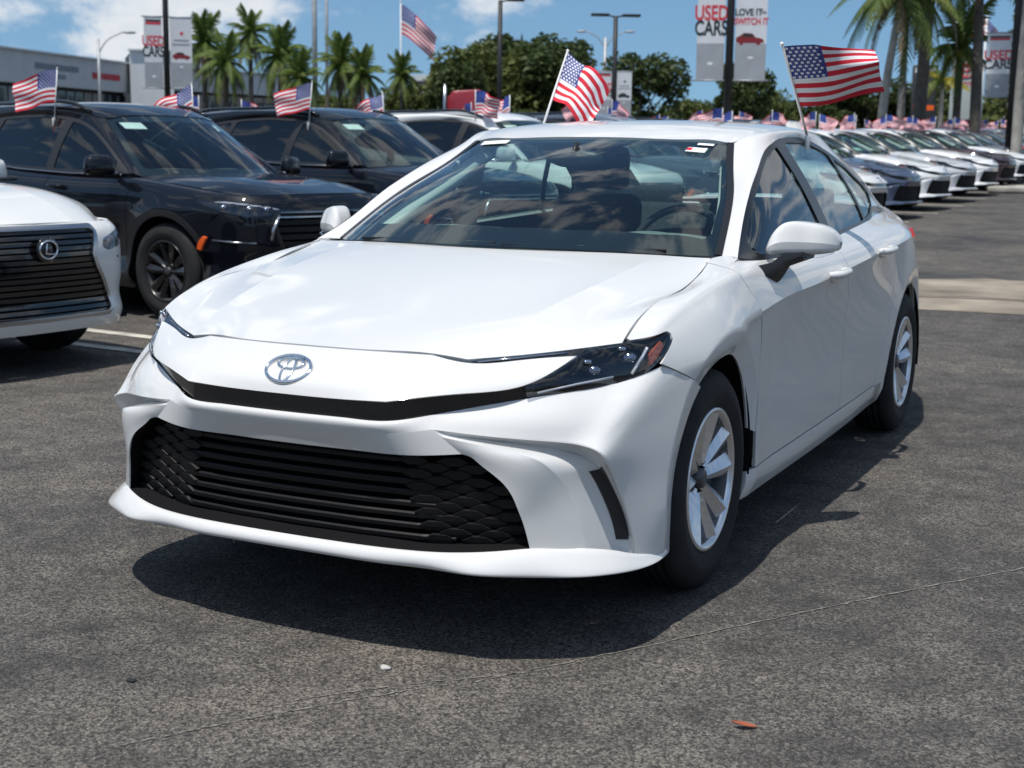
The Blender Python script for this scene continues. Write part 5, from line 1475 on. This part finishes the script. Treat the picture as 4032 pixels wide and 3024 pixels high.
def banner(pos, rz, zb, zt, w, side, label, art):
    """cloth banner on two arms, hung beside a post; its own frame faces -y"""
    t = thing('banner', label, 'banner', (pos[0], pos[1], zb), rz)
    h = zt-zb; s = side; g0 = .13
    x0, x1 = (g0, g0+w) if s > 0 else (-g0-w, -g0)
    cl = MB(); cl.box(((x0+x1)/2, 0, h/2), (w, .012, h)); cl.build('cloth', M['banner_white'], t)
    y = -.009
    plate('printed_field', x0, x1, 0, h*.36, y, M['banner_grey'], t)
    for z in (-.02, h+.02):
        a = MB(); a.tube([(0, 0, z), (s*(g0+w+.08), 0, z)], .022, 8); a.build('arm', M['pole_grey'], t)
    xc = (x0+x1)/2; y -= .002; R9 = (math.radians(90), 0, 0)
    if art == 'used':
        plate('printed_strip', x0+.10*w, x1-.06*w, h*.935, h*.965, y, M['print_black'], t)
        plate('printed_strip', x0+.10*w, x1-.06*w, h*.895, h*.930, y, M['print_red'], t)
        text_obj('printed_word', 'USED', h*.205, M['print_red'], t, (xc, y, h*.655), R9, .001, .012*h/2.4, .62*w/(h*.25))
        text_obj('printed_word', 'CARS', h*.205, M['print_black'], t, (xc, y, h*.505), R9, .001, .012*h/2.4, .60*w/(h*.25))
        mesh_obj('printed_spot', [(xc+.07*math.cos(a), y, h*.16+.04*math.sin(a)) for a in np.linspace(0, 2*math.pi, 17)[:-1]], [tuple(range(16))], M['print_pale'], t)
    elif art == 'switch':
        car_print(t, x0+.06*w, w*.92, h*.82, M['print_blue'], y)
        text_obj('printed_word', 'LOVE IT', h*.092, M['print_black'], t, (xc-.10*w, y, h*.665), R9, .001, .006, .66*w/(h*.245))
        text_obj('printed_word', 'OR', h*.036, M['print_black'], t, (xc+.38*w, y, h*.665), R9, .001, .001, 1)
        text_obj('printed_word', 'SWITCH IT', h*.092, M['print_red'], t, (xc, y, h*.575), R9, .001, .006, .60*w/(h*.245))
        car_print(t, x0+.02*w, w*.90, h*.345, M['print_red_dark'], y, True)
        mesh_obj('printed_spot', [(xc+.07*math.cos(a), y, h*.22+.03*math.sin(a)) for a in np.linspace(0, 2*math.pi, 17)[:-1]], [tuple(range(16))], M['print_pale'], t)
    else:
        dark = art == 'dark'
        plate('printed_strip', xc-.04*w, xc+.10*w, h*.755, h*.80, y, M['print_black' if dark else 'print_red'], t)
        bars(t, x0+.18*w, x1-.14*w, h*.665, h*.025, M['print_grey'], y, 9, 3); bars(t, x0+.10*w, x1-.10*w, h*.605, h*.025, M['print_grey'], y, 11, 4)
        car_print(t, x0+.10*w, w*.82, h*.40, M['print_black' if dark else 'print_red_dark'], y, True)
        mesh_obj('printed_spot', [(xc+.07*math.cos(a), y, h*.30+.03*math.sin(a)) for a in np.linspace(0, 2*math.pi, 17)[:-1]], [tuple(range(16))], M['print_pale'], t)
    return t
M['print_red_dark'] = mat('print_dark_red', (.22, .015, .02), .5); M['print_grey'] = mat('print_grey', (.22, .25, .29), .6)
def post(pos, top, r, label, m, head=None, name='lamp_post', rz=0, lean=(0, 0)):
    z0 = gz(pos[1]); t = thing(name, label, 'lamp post', (pos[0], pos[1], z0), rz)
    p = MB(); H = top-z0
    p.tube([(0, 0, 0), (lean[0], lean[1], H)], [r, r*.8], 12); p.build('pole', m, t)
    b = MB(); b.box((0, 0, .04), (r*4.2, r*4.2, .08)); b.build('base_plate', m, t)
    if head == 'tee':
        for s in (-1, 1):
            a = MB(); a.tube([(0, 0, H-.05), (s*.35, 0, H+.02)], .04, 6); a.build('arm', m, t)
            l = MB(); l.box((s*.75, 0, H+.04), (.85, .38, .12)); l.build('lamp_head', m, t, bevel=.03)
    elif head == 'one':
        a = MB(); a.tube([(0, 0, H-.08), (.35, 0, H)], .04, 6); a.build('arm', m, t)
        l = MB(); l.box((.75, 0, H+.02), (.85, .38, .12)); l.build('lamp_head', m, t, bevel=.03)
    elif head in ('cobra', 'cobra2'):
        for s in ((1,) if head == 'cobra' else (1, -1)):
            pts = spline([(0, 0, H-.9), (s*.5, 0, H-.1), (s*1.5, 0, H+.45)], 10)
            a = MB(); a.tube([tuple(q) for q in pts], .045, 6); a.build('arm', m, t)
            l = MB(); l.ico((s*1.85, 0, H+.44), (.42, .16, .09), 2); l.build('lamp_head', m, t)
    return t
FACE = lambda x, y: math.atan2(-(CAM.x-x), (CAM.y-y))+math.pi if False else math.atan2(x-CAM.x, -(y-CAM.y))+math.pi
pA, pB, pC, pD = (-30.28, 34.16), (-8.77, 29.35), (-24.1, 58.83), (-3.12, 36.75)
post(pA, 10.5, .11, 'dark lamp post carrying the banner pair before the showroom', M['pole_dark'], 'one')
post(pB, 9.0, .105, 'dark lamp post carrying the love it or switch it banner', M['pole_dark'], 'tee')
post(pC, 7.85, .13, 'dark lamp post with double head and small banners before the trees', M['pole_dark'], 'tee', rz=.6)
post(pD, 9.0, .13, 'dark lamp post carrying one banner before the pylon sign', M['pole_dark'], 'tee')
fa = lambda p: math.atan2(CAM.y-p[1], CAM.x-p[0])+math.pi/2
banner(pA, fa(pA), 3.40, 5.74, .60, -1, 'used cars banner on the post before the showroom', 'used')
banner(pA, fa(pA), 3.42, 5.74, .72, 1, 'banner with a red car on the post before the showroom', 'plain')
banner(pB, fa(pB), 3.17, 5.55, .66, -1, 'used cars banner facing the love it or switch it one', 'used')
banner(pB, fa(pB), 3.17, 5.55, .74, 1, 'love it or switch it banner with two cars', 'switch')
banner(pC, fa(pC), 3.22, 5.28, .70, -1, 'faded used cars banner on the double headed post', 'used')
banner(pC, fa(pC), 3.22, 5.28, .70, 1, 'banner with a dark car on the double headed post', 'dark')
banner(pD, fa(pD), 3.05, 4.72, .62, -1, 'used cars banner before the pylon sign', 'used')
post((-43.4, 61.9), 14.0, .16, 'thick grey street pole among the palms', M['pole_grey'], name='street_pole')
post((-42.8, 62.2), 13.0, .10, 'thinner grey street lamp pole beside the thick one', M['pole_grey'], 'cobra', name='street_pole')
post((-29.98, 58.3), 8.74, .13, 'dark lamp post in front of the broad trees', M['pole_dark'], 'one', rz=.5)
post((-59.2, 61.95), 7.9, .10, 'grey street lamp with a slanting arm above the showroom', M['pole_grey'], 'cobra', rz=.75)
post((-41.0, 97.3), 10.3, .16, 'grey street lamp with two long arms behind the trees', M['pole_grey'], 'cobra2', rz=.42)

# ------------------------------------------------------------ flag poles
def big_flag(label, x, y, top, z0, w, h, fly, droop, ph, furl, r=.06):
    return car_flag(label, (x, y, z0), (x, y, top), fly, w, h, .22, 1.1, droop, ph, furl=furl, stars=True, name='flagpole', pole_r=r, clip=False, top=.15)
big_flag('tall flagpole with a drooping stars and stripes flag', -54.96, 90.1, 12.7, 1.12, 3.1, 2.2, IR+Vector((0, 0, -.9)), .35, .4, .1)
big_flag('flagpole with a stars and stripes flag before the pylon sign', -10.35, 70.0, 8.7, 1.12, 1.7, 1.0, IR+Vector((0, 0, -.1)), .1, 1.4, .05)
big_flag('second flagpole beside the pylon sign with a limp flag', -8.95, 70.3, 8.5, 1.12, 1.3, 1.0, IR+Vector((0, 0, -1.6)), .3, 2.4, .3)

# ------------------------------------------------------------ showroom
M['facade'] = noisy(mat('facade_panel', (.55, .56, .57), .6), 1.2, .06); M['facade_white'] = noisy(mat('facade_white', (.68, .69, .70), .6), 1.2, .05)
M['dark_wall'] = mat('dark_wall', (.035, .037, .04), .6); M['shop_glass'] = mat('shop_glass', (.03, .05, .06), .06, spec=.9); M['mullion'] = mat('mullion', (.30, .31, .32), .5)
def showroom(label, A, B, zt, zb, z0, panes, depth, tower=False, m='facade'):
    A, B = Vector(A), Vector(B); d = B-A; L_ = d.length; rz = math.atan2(d.y, d.x)
    t = thing('showroom', label, 'building', (A.x, A.y, z0), rz)
    w = MB(); w.box((L_/2, depth/2+.6, (zt-z0)/2-.05), (L_-.1, depth, zt-z0-.1)); w.build('wall', M['dark_wall'], t)
    n = max(1, int(L_/2.4))
    for i in range(n):
        p = MB(); p.box(((i+.5)*L_/n, .25, (zt+zb)/2-z0), (L_/n-.012, .6, zt-zb)); p.build('facade_panel', M[m], t)
    c = MB(); c.box((L_/2, .20, zt-z0+.05), (L_+.2, .9, .10)); c.build('coping', M['facade_white'], t)
    for i in range(panes):
        x = (i+.5)*L_/panes; pw = L_/panes-.10; hh = zb-z0-.2
        for (za, zc) in ((.10, hh*.52), (hh*.56, hh)):
            g_ = MB(); g_.box((x, .52, (za+zc)/2), (pw, .03, zc-za)); g_.build('window_pane', M['shop_glass'], t)
        m_ = MB(); m_.box((i*L_/panes, .50, hh/2), (.09, .12, hh)); m_.build('mullion', M['mullion'], t)
    r_ = MB(); r_.box((L_/2, .50, (zb-z0-.2)*.54), (L_, .10, .10)); r_.build('transom', M['mullion'], t)
    return t
s1 = showroom('long pale showroom with a glass front and small lettering', (-59.6, 48.5), (-64.4, 70.6), 7.0, 5.1, 1.0, 22, 14)
bars(s1, 11.2, 16.0, 5.05, .38, M['print_grey'], -.07, 14, 21); bars(s1, 12.6, 14.5, 4.55, .30, M['print_grey'], -.07, 6, 5); bars(s1, 17.6, 21.0, 4.80, .42, M['print_red'], -.07, 11, 8)
s2 = showroom('white tower block of the showroom behind the used cars banner', (-63.6, 69.6), (-61.6, 71.6), 7.85, 4.2, 1.0, 1, 6, m='facade_white')
s3 = showroom('lower showroom wing with dark glass behind the palms', (-66.7, 75.4), (-63.9, 88.0), 7.2, 5.6, 1.0, 12, 12)
ob = MB(); ob.box((0, 0, 6), (3.6, 3.0, 12.4)); t = thing('office_block', 'small far grey block between the palms and the broad trees', 'building', (-98.7, 168.8, 0)); ob.build('wall', M['facade'], t)
for i in range(6):
    w_ = MB(); w_.box((-.3, -1.53, 2+i*1.8), (3.0, .05, .7)); w_.build('window_band', M['dark_wall'], t)

# ------------------------------------------------------------ pylon sign
t = thing('pylon_sign', 'tall pale pylon sign with a red oval emblem and red letters', 'sign', (-9.0, 65.2, 1.12), fa((-9.0, 65.2)))
p = MB(); p.box((0, 0, 2.6), (1.25, .35, 5.3)); p.build('slab', M['sign_pale'] if 'sign_pale' in M else M.setdefault('sign_pale', mat('sign_pale', (.44, .48, .46), .4)), t, bevel=.02)
def oval(cx, cz, a, b, w):
    q = MB(); q.tube([(cx+a*math.cos(k), -.19, cz+b*math.sin(k)) for k in np.linspace(0, 2*math.pi, 33)], w, 6, caps=False); q.build('emblem_ring', M['print_red'], t)
oval(0, 4.35, .46, .31, .035); oval(0, 4.47, .27, .13, .028); oval(0, 4.33, .11, .28, .028)
text_obj('sign_letters', 'TOYOTA', .30, M['print_red'], t, (0, -.185, 3.72), (math.radians(90), 0, 0), .005, .006, .78)
for (x, y, w_, h_, zc, lab) in ((-12.1, 72.0, 1.3, 3.2, 4.6, 'dark box sign with an orange stripe among the palm trunks'), (-3.3, 60.0, 1.4, 2.2, 3.3, 'dark box sign with an orange stripe beyond the last lamp post')):
    t2 = thing('box_sign', lab, 'sign', (x, y, 1.12), fa((x, y)))
    b_ = MB(); b_.box((0, 0, zc-1.12), (w_, .3, h_)); b_.build('cabinet', M['dark_wall'], t2, bevel=.03)
    plate('orange_stripe', -w_*.4, w_*.4, zc-1.12-h_*.22, zc-1.12-h_*.14, -.155, M['orange'], t2); plate('pale_strip', -w_*.4, w_*.4, zc-1.12+h_*.38, zc-1.12+h_*.46, -.155, M['facade_white'], t2)
    q = MB(); q.tube([(0, 0, 0), (0, 0, zc-1.12-h_/2)], .12, 8); q.build('post', M['pole_dark'], t2)
wcol = thing('gatehouse', 'pale wall block behind the pylon sign', 'building', (-6.9, 67.0, 1.12), fa((-6.9, 67)))
q = MB(); q.box((0, .5, 1.9), (1.0, .8, 3.8)); q.build('wall', M['facade_white'], wcol); q = MB(); q.box((.9, .6, 1.4), (.8, .7, 2.8)); q.build('wing_wall', M['facade'], wcol)

# ------------------------------------------------------------ red truck
M['truck_red'] = mat('truck_red', (.30, .012, .02), .35, coat=.6)
t = thing('truck', 'red long nosed truck with a sleeper cab standing before the broad trees', 'truck', (-35.9, 66.5, 1.12), fa((-35.9, 66.5)))
pr = [(-1.40, .8), (-1.40, 3.25), (-1.1, 3.65), (.35, 3.75), (.75, 3.55), (1.25, 2.95), (1.38, 2.3), (1.40, .8)]
c = MB(); c.prism(pr, 2.3, Matrix.Translation((0, -1.1, 0))); c.build('sleeper_cab', M['truck_red'], t, bevel=.06)
q = MB(); q.prism([(1.3, .9), (1.3, 2.1), (2.4, 1.95), (2.7, 1.8), (2.75, .9)], 1.8, Matrix.Translation((0, -.85, 0))); q.build('bonnet', M['truck_red'], t, bevel=.05)
q = MB(); q.prism([(.55, 2.25), (.55, 3.05), (.80, 3.0), (1.18, 2.3)], .04, Matrix.Translation((0, -1.14, 0))); q.build('side_window', M['shop_glass'], t)
q = MB(); q.prism([(.25, .9), (.25, 3.6), (.30, 3.6), (.30, .9)], .03, Matrix.Translation((0, -1.125, 0))); q.build('door_seam', M['dark_wall'], t)
q = MB(); q.tube([(-1.55, -.9, .9), (-1.55, -.9, 4.0)], .09, 8); q.build('exhaust_stack', M['chrome_dull'], t)
for x in (-1.0, 2.1):
    for y in (-1.0, 1.0):
        q = MB(); q.lathe([(0, -.15), (.48, -.15), (.5, -.1), (.5, .1), (.48, .15), (0, .15)], 20, 'y', (x, y, .5)); q.build('wheel', M['rubber'], t)
q = MB(); q.box((.3, 0, .85), (4.4, 1.0, .2)); q.build('chassis', M['dark_wall'], t)

# ------------------------------------------------------------ trees and palms
def leafmat(name, c, c2, tr=.25):
    m = bpy.data.materials.new(name); m.use_nodes = True; nt = m.node_tree; N, L = nt.nodes.new, nt.links.new
    b = nt.nodes['Principled BSDF']; b.inputs['Roughness'].default_value = .6; b.inputs['Specular IOR Level'].default_value = .3
    geo = N('ShaderNodeNewGeometry'); mx = N('ShaderNodeMix'); mx.data_type = 'RGBA'; L(geo.outputs['Random Per Island'], mx.inputs['Factor'])
    mx.inputs['A'].default_value = (*c, 1); mx.inputs['B'].default_value = (*c2, 1); L(mx.outputs['Result'], b.inputs['Base Color'])
    tb = N('ShaderNodeBsdfTranslucent'); L(mx.outputs['Result'], tb.inputs['Color']); ms = N('ShaderNodeMixShader'); ms.inputs['Fac'].default_value = tr
    out = nt.nodes['Material Output']; L(b.outputs[0], ms.inputs[1]); L(tb.outputs[0], ms.inputs[2]); L(ms.outputs[0], out.inputs['Surface'])
    return m
M['leaf'] = leafmat('broad_leaf', (.035, .055, .016), (.085, .115, .035)); M['leaf2'] = leafmat('light_leaf', (.065, .09, .02), (.14, .16, .045))
M['bark'] = noisy(mat('bark', (.13, .10, .075), .9), 4, .3, bump=.4); M['palm_trunk'] = noisy(mat('palm_trunk', (.30, .28, .25), .85), 3, .25, bump=.4)
M['palm_dark'] = noisy(mat('rough_palm_trunk', (.11, .095, .08), .9), 5, .3, bump=.5)
M['frond'] = leafmat('palm_frond', (.065, .11, .02), (.16, .21, .05), .35); M['frond_yellow'] = leafmat('yellow_frond', (.28, .25, .03), (.42, .36, .05), .3); M['frond_dry'] = leafmat('dry_frond', (.16, .12, .07), (.26, .20, .12), .2)
def leaves(name, n, blobs, size, mt, seed):
    q = random.Random(seed); V, F = [], []
    tot = sum(b[3]**2 for b in blobs)
    for bx, by, bz, br in blobs:
        for _ in range(int(n*br**2/tot)):
            while True:
                d = Vector((q.uniform(-1, 1), q.uniform(-1, 1), q.uniform(-1, 1)))
                if .05 < d.length < 1: break
            r = br*(.55+.5*q.random()**.6); p = Vector((bx, by, bz))+d.normalized()*r*Vector((1, 1, .85)).length/1.65
            a = Vector((q.uniform(-1, 1), q.uniform(-1, 1), q.uniform(-.6, .6))).normalized(); b = a.cross(Vector((q.uniform(-1, 1), q.uniform(-1, 1), q.uniform(-1, 1)))).normalized()
            s = size*q.uniform(.6, 1.3); k = len(V)
            V += [p-a*s, p-b*s*.45, p+a*s, p+b*s*.45]; F.append((k, k+1, k+2, k+3))
    me = bpy.data.meshes.new(name); me.from_pydata(V, [], F); me.materials.append(mt); return me
def tree_proto(seed, h, wdt, mt, n=5200):
    q = random.Random(seed); blobs = []
    for i in range(15):
        a = q.uniform(0, 6.28); r = q.uniform(0, 1)**.6*wdt*.42; z = h*(.45+.45*q.random())
        blobs.append((r*math.cos(a), r*math.sin(a), z, wdt*q.uniform(.13, .22)))
    blobs += [(q.uniform(-.2, .2)*wdt, q.uniform(-.2, .2)*wdt, h*.88, wdt*.16) for _ in range(4)]
    blobs += [(q.uniform(-.45, .45)*wdt, q.uniform(-.45, .45)*wdt, h*.33, wdt*.15) for _ in range(5)]
    cr = leaves('crown', n, blobs, .30, mt, seed)
    tk = MB(); tk.tube([(0, 0, 0), (.08, .05, h*.22), (-.05, .1, h*.45), (0, 0, h*.7)], [h*.035, h*.028, h*.02, h*.008], 8)
    for bx, by, bz, br in blobs[:8]: tk.tube([(0, 0, h*.25), (bx*.5, by*.5, bz*.75), (bx, by, bz)], [h*.016, h*.010, h*.004], 6)
    me = tk.build('trunk', M['bark'])
    tm = me.data; bpy.data.objects.remove(me)
    return cr, tm
protos = [tree_proto(11, 8, 8, M['leaf']), tree_proto(23, 8, 7, M['leaf']), tree_proto(37, 8, 9, M['leaf2']), tree_proto(41, 6, 8, M['leaf2'], 4200)]
def tree(label, x, y, top, sx, k, name='broadleaf_tree', group=None):
    z0 = gz(y); t = thing(name, label, 'tree', (x, y, z0), rnd.uniform(0, 6.28), group)
    hs = (top-z0)/(8.2 if k < 3 else 6.2); t.scale = (sx, sx, hs)
    for nm, me in zip(('crown', 'trunk'), protos[k]):
        o = bpy.data.objects.new(nm, me); col.objects.link(o); o.parent = t
for a in [('tallest broad dark tree behind the red truck', -42.3, 85.7, 9.4, 1.05, 0), ('broad dark tree right of the red truck', -38.4, 82.0, 8.7, 1.0, 1), ('broad dark tree left behind the red truck', -41.6, 79.5, 8.3, .95, 2), ('round dark tree half behind the red truck', -41.5, 75.1, 7.2, .7, 1),
          ('dense tree right of the double headed lamp post', -29.2, 75.1, 7.2, .62, 0), ('dense tree below the love it or switch it banner', -25.2, 81.9, 7.2, .62, 1), ('shaded tree behind the smooth palm trunks', -19.8, 93.6, 6.6, .85, 0), ('dark tree beside the pylon sign', -17.0, 100, 6.4, .8, 1),
          ('green tree at the lot edge beyond the last lamp post', -4.2, 62, 8.6, .7, 2), ('tree between the palms and the small grey block', -49.0, 82.0, 5.9, .75, 2)]: tree(*a)
q = random.Random(3)
for i in range(34):
    y = 96+q.uniform(0, 14); x = -74+i*2.35+q.uniform(-.6, .6)
    if x > -2: continue
    tree('low tree in the far tree line behind the parked cars', x, y*(1 if x > -60 else .92), 4.6+q.uniform(0, 1.7), q.uniform(.55, .85), q.choice([0, 2, 3, 3]), 'far_tree', 'far tree line')
for i in range(14):
    tree('leafy shrub under the palms', -42+i*.95+q.uniform(-.3, .3), 58+q.uniform(-1.5, 3), 3.0+q.uniform(-.4, .5), .26, 3, 'shrub', 'shrubs under the palms')

def frond_mesh(name, ln, droop, wd, mt, seed, n=26, lw=.055, stiff=.35):
    q = random.Random(seed); V, F = [], []
    pts = []
    for i in range(n+1):
        t_ = i/n; pts.append(Vector((ln*t_*(1-.25*droop*t_), 0, ln*(stiff*t_-droop*t_*t_))))
    for i in range(1, n):
        p = pts[i]; t_ = i/n; tg = (pts[i+1]-pts[i-1]).normalized(); l = wd*math.sin(math.pi*min(1, .12+t_*.9))**.7
        for s in (-1, 1):
            sd = Vector((0, s, 0))*.8+tg*.55+Vector((0, 0, -.35-.3*q.random())); sd.normalize()
            e = p+sd*l*q.uniform(.8, 1.1)+Vector((0, 0, -.12*l)); w = tg*lw
            k = len(V); V += [p-w, p+w, e+w*.2, e-w*.2]; F.append((k, k+1, k+2, k+3))
    k = len(V)
    for i, p in enumerate(pts): 
        r = .03*(1-i/n)+.006; V += [p+Vector((0, r, 0)), p+Vector((0, -r, 0)), p+Vector((0, 0, r))]
    for i in range(n):
        for j in range(3): F.append((k+3*i+j, k+3*i+(j+1) % 3, k+3*i+3+(j+1) % 3, k+3*i+3+j))
    me = bpy.data.meshes.new(name); me.from_pydata(V, [], F); me.materials.append(mt); return me
FR = {'g': [frond_mesh('frond', 2.1, d, .52, M['frond'], i, stiff=st) for i, (d, st) in enumerate([(.45, .75), (.75, .55), (1.0, .35), (1.05, .05)])],
      'y': [frond_mesh('frond', 1.7, d, .42, M['frond_yellow'], i, stiff=st) for i, (d, st) in enumerate([(.5, .5), (.8, .4)])],
      'd': [frond_mesh('frond', 1.6, 1.0, .35, M['frond_dry'], 9, stiff=-.55), frond_mesh('frond', 1.4, .8, .3, M['frond_dry'], 10, stiff=-.9)]}
def palm(label, x, y, top, n=18, scale=1.0, trunk='palm_dark', r=.17, dry=7, yellow=0, lean=(0, 0), shaft=False, group=None, seed=1):
    q = random.Random(seed); z0 = gz(y); t = thing('palm_tree', label, 'palm', (x, y, z0), q.uniform(0, 6.28), group)
    H = top-z0-.9*scale
    tk = MB(); pts = [(lean[0]*k*k/36, lean[1]*k*k/36, H*k/6) for k in range(7)]
    rr = [r*1.35, r*1.1, r, r, r, r*.95, r*.85] if not shaft else [r*1.25, r*1.1, r*1.15, r*1.1, r, r*.9, r*.75]
    tk.tube(pts, rr, 12); tk.build('trunk', M[trunk], t)
    if shaft:
        s_ = MB(); s_.tube([pts[-1], (lean[0], lean[1], H+.9*scale)], [r*.72, r*.45], 10); s_.build('crownshaft', M['frond'], t)
        H += .8*scale
    def add(me, el, az, sc_):
        o = bpy.data.objects.new('frond', me); col.objects.link(o); o.parent = t
        o.location = (lean[0], lean[1], H); o.rotation_euler = (q.uniform(-.2, .2), el, az); o.scale = (sc_, sc_, sc_)
    for i in range(n):
        k = i/n; add(FR['g'][min(3, int(k*4))], -1.0*(1-k)**1.3+.25*k, i*2.4+q.uniform(-.3, .3), scale*q.uniform(.85, 1.12))
    for i in range(dry): add(FR['d'][i % 2], .15*q.random(), i*2.4+q.uniform(-.4, .4), scale*q.uniform(.7, 1.05))
    for i in range(yellow): add(FR['y'][i % 2], q.uniform(-.2, .5), i*2.4+q.uniform(-.4, .4), scale*q.uniform(.8, 1.1))
    return t
g1 = 'bushy palms by the street pole'
for i, (x, y, top, s, lab) in enumerate([(-43.2, 52.1, 7.2, 1.0, 'bushy green palm right beside the red car banner'), (-41.1, 51.1, 6.2, 1.0, 'bushy palm with brown skirt, lower than its neighbour by the banner'), (-45.0, 58.2, 8.2, .95, 'slender palm with open crown, tallest of the palms by the showroom'), (-40.2, 54.3, 6.7, 1.05, 'bushy palm left of the thick street pole'),
                                         (-38.3, 53.3, 5.5, .95, 'low shaggy palm beside the thick street pole'), (-38.9, 57.7, 6.5, 1.05, 'bushy palm right of the thick street pole'), (-36.8, 56.5, 5.8, .95, 'shaggy palm next to the tall flagpole side'), (-47.1, 77.3, 7.1, 1.0, 'thin palm behind the tall flagpole')]):
    palm(lab, x, y, top, 24, s*.88, dry=0 if i == 7 else 14, seed=i+20, r=.13)
g2 = 'smooth tall palms'
for i, (x, y, top, ln, ye, r, lab, tr) in enumerate([(-6.75, 37.1, 6.2, (-.35, 0), 0, .12, 'slim smooth trunked palm nearest the big car flag', 'palm_trunk'), (-7.0, 41.2, 6.6, (0, 0), 3, .11, 'slim palm standing between the two smooth palms', 'palm_trunk'), (-5.9, 38.3, 6.9, (.15, 0), 5, .17, 'thick rough trunked palm with yellow fronds', 'palm_dark'),
                                                 (-4.5, 39.6, 8.2, (.2, 0), 0, .14, 'dark trunked palm before the pylon sign', 'palm_dark'), (-2.75, 35.2, 8.2, (.1, 0), 0, .13, 'palm behind the post with one banner', 'palm_trunk')]):
    palm(lab, x, y, top, 16, 1.1, tr, r, dry=2, yellow=ye, lean=ln, shaft=True, seed=i+50)
palm('small yellowing palm before the pylon sign', -8.25, 55.2, 5.2, 3, .75, 'palm_trunk', .10, dry=0, yellow=9, seed=70)
o = palm('low leafy palm at the foot of the thick rough trunk', -5.2, 40.5, 5.4, 14, .85, 'palm_dark', .12, dry=0, yellow=2, seed=77)

# trees on the near side of the lot, out of the picture but mirrored in the cars
q = random.Random(9)
for i in range(20):
    a = math.radians(-205+i*11.5+q.uniform(-3, 3)); d = q.uniform(34, 48)
    x, y = d*math.cos(a)+2, d*math.sin(a)-4
    if y > -6: continue
    tree('broad tree on the near side of the lot', x, y, q.uniform(6.5, 9.5), q.uniform(.8, 1.1), q.choice([0, 1, 2]), 'broadleaf_tree', 'trees on the near side of the lot')
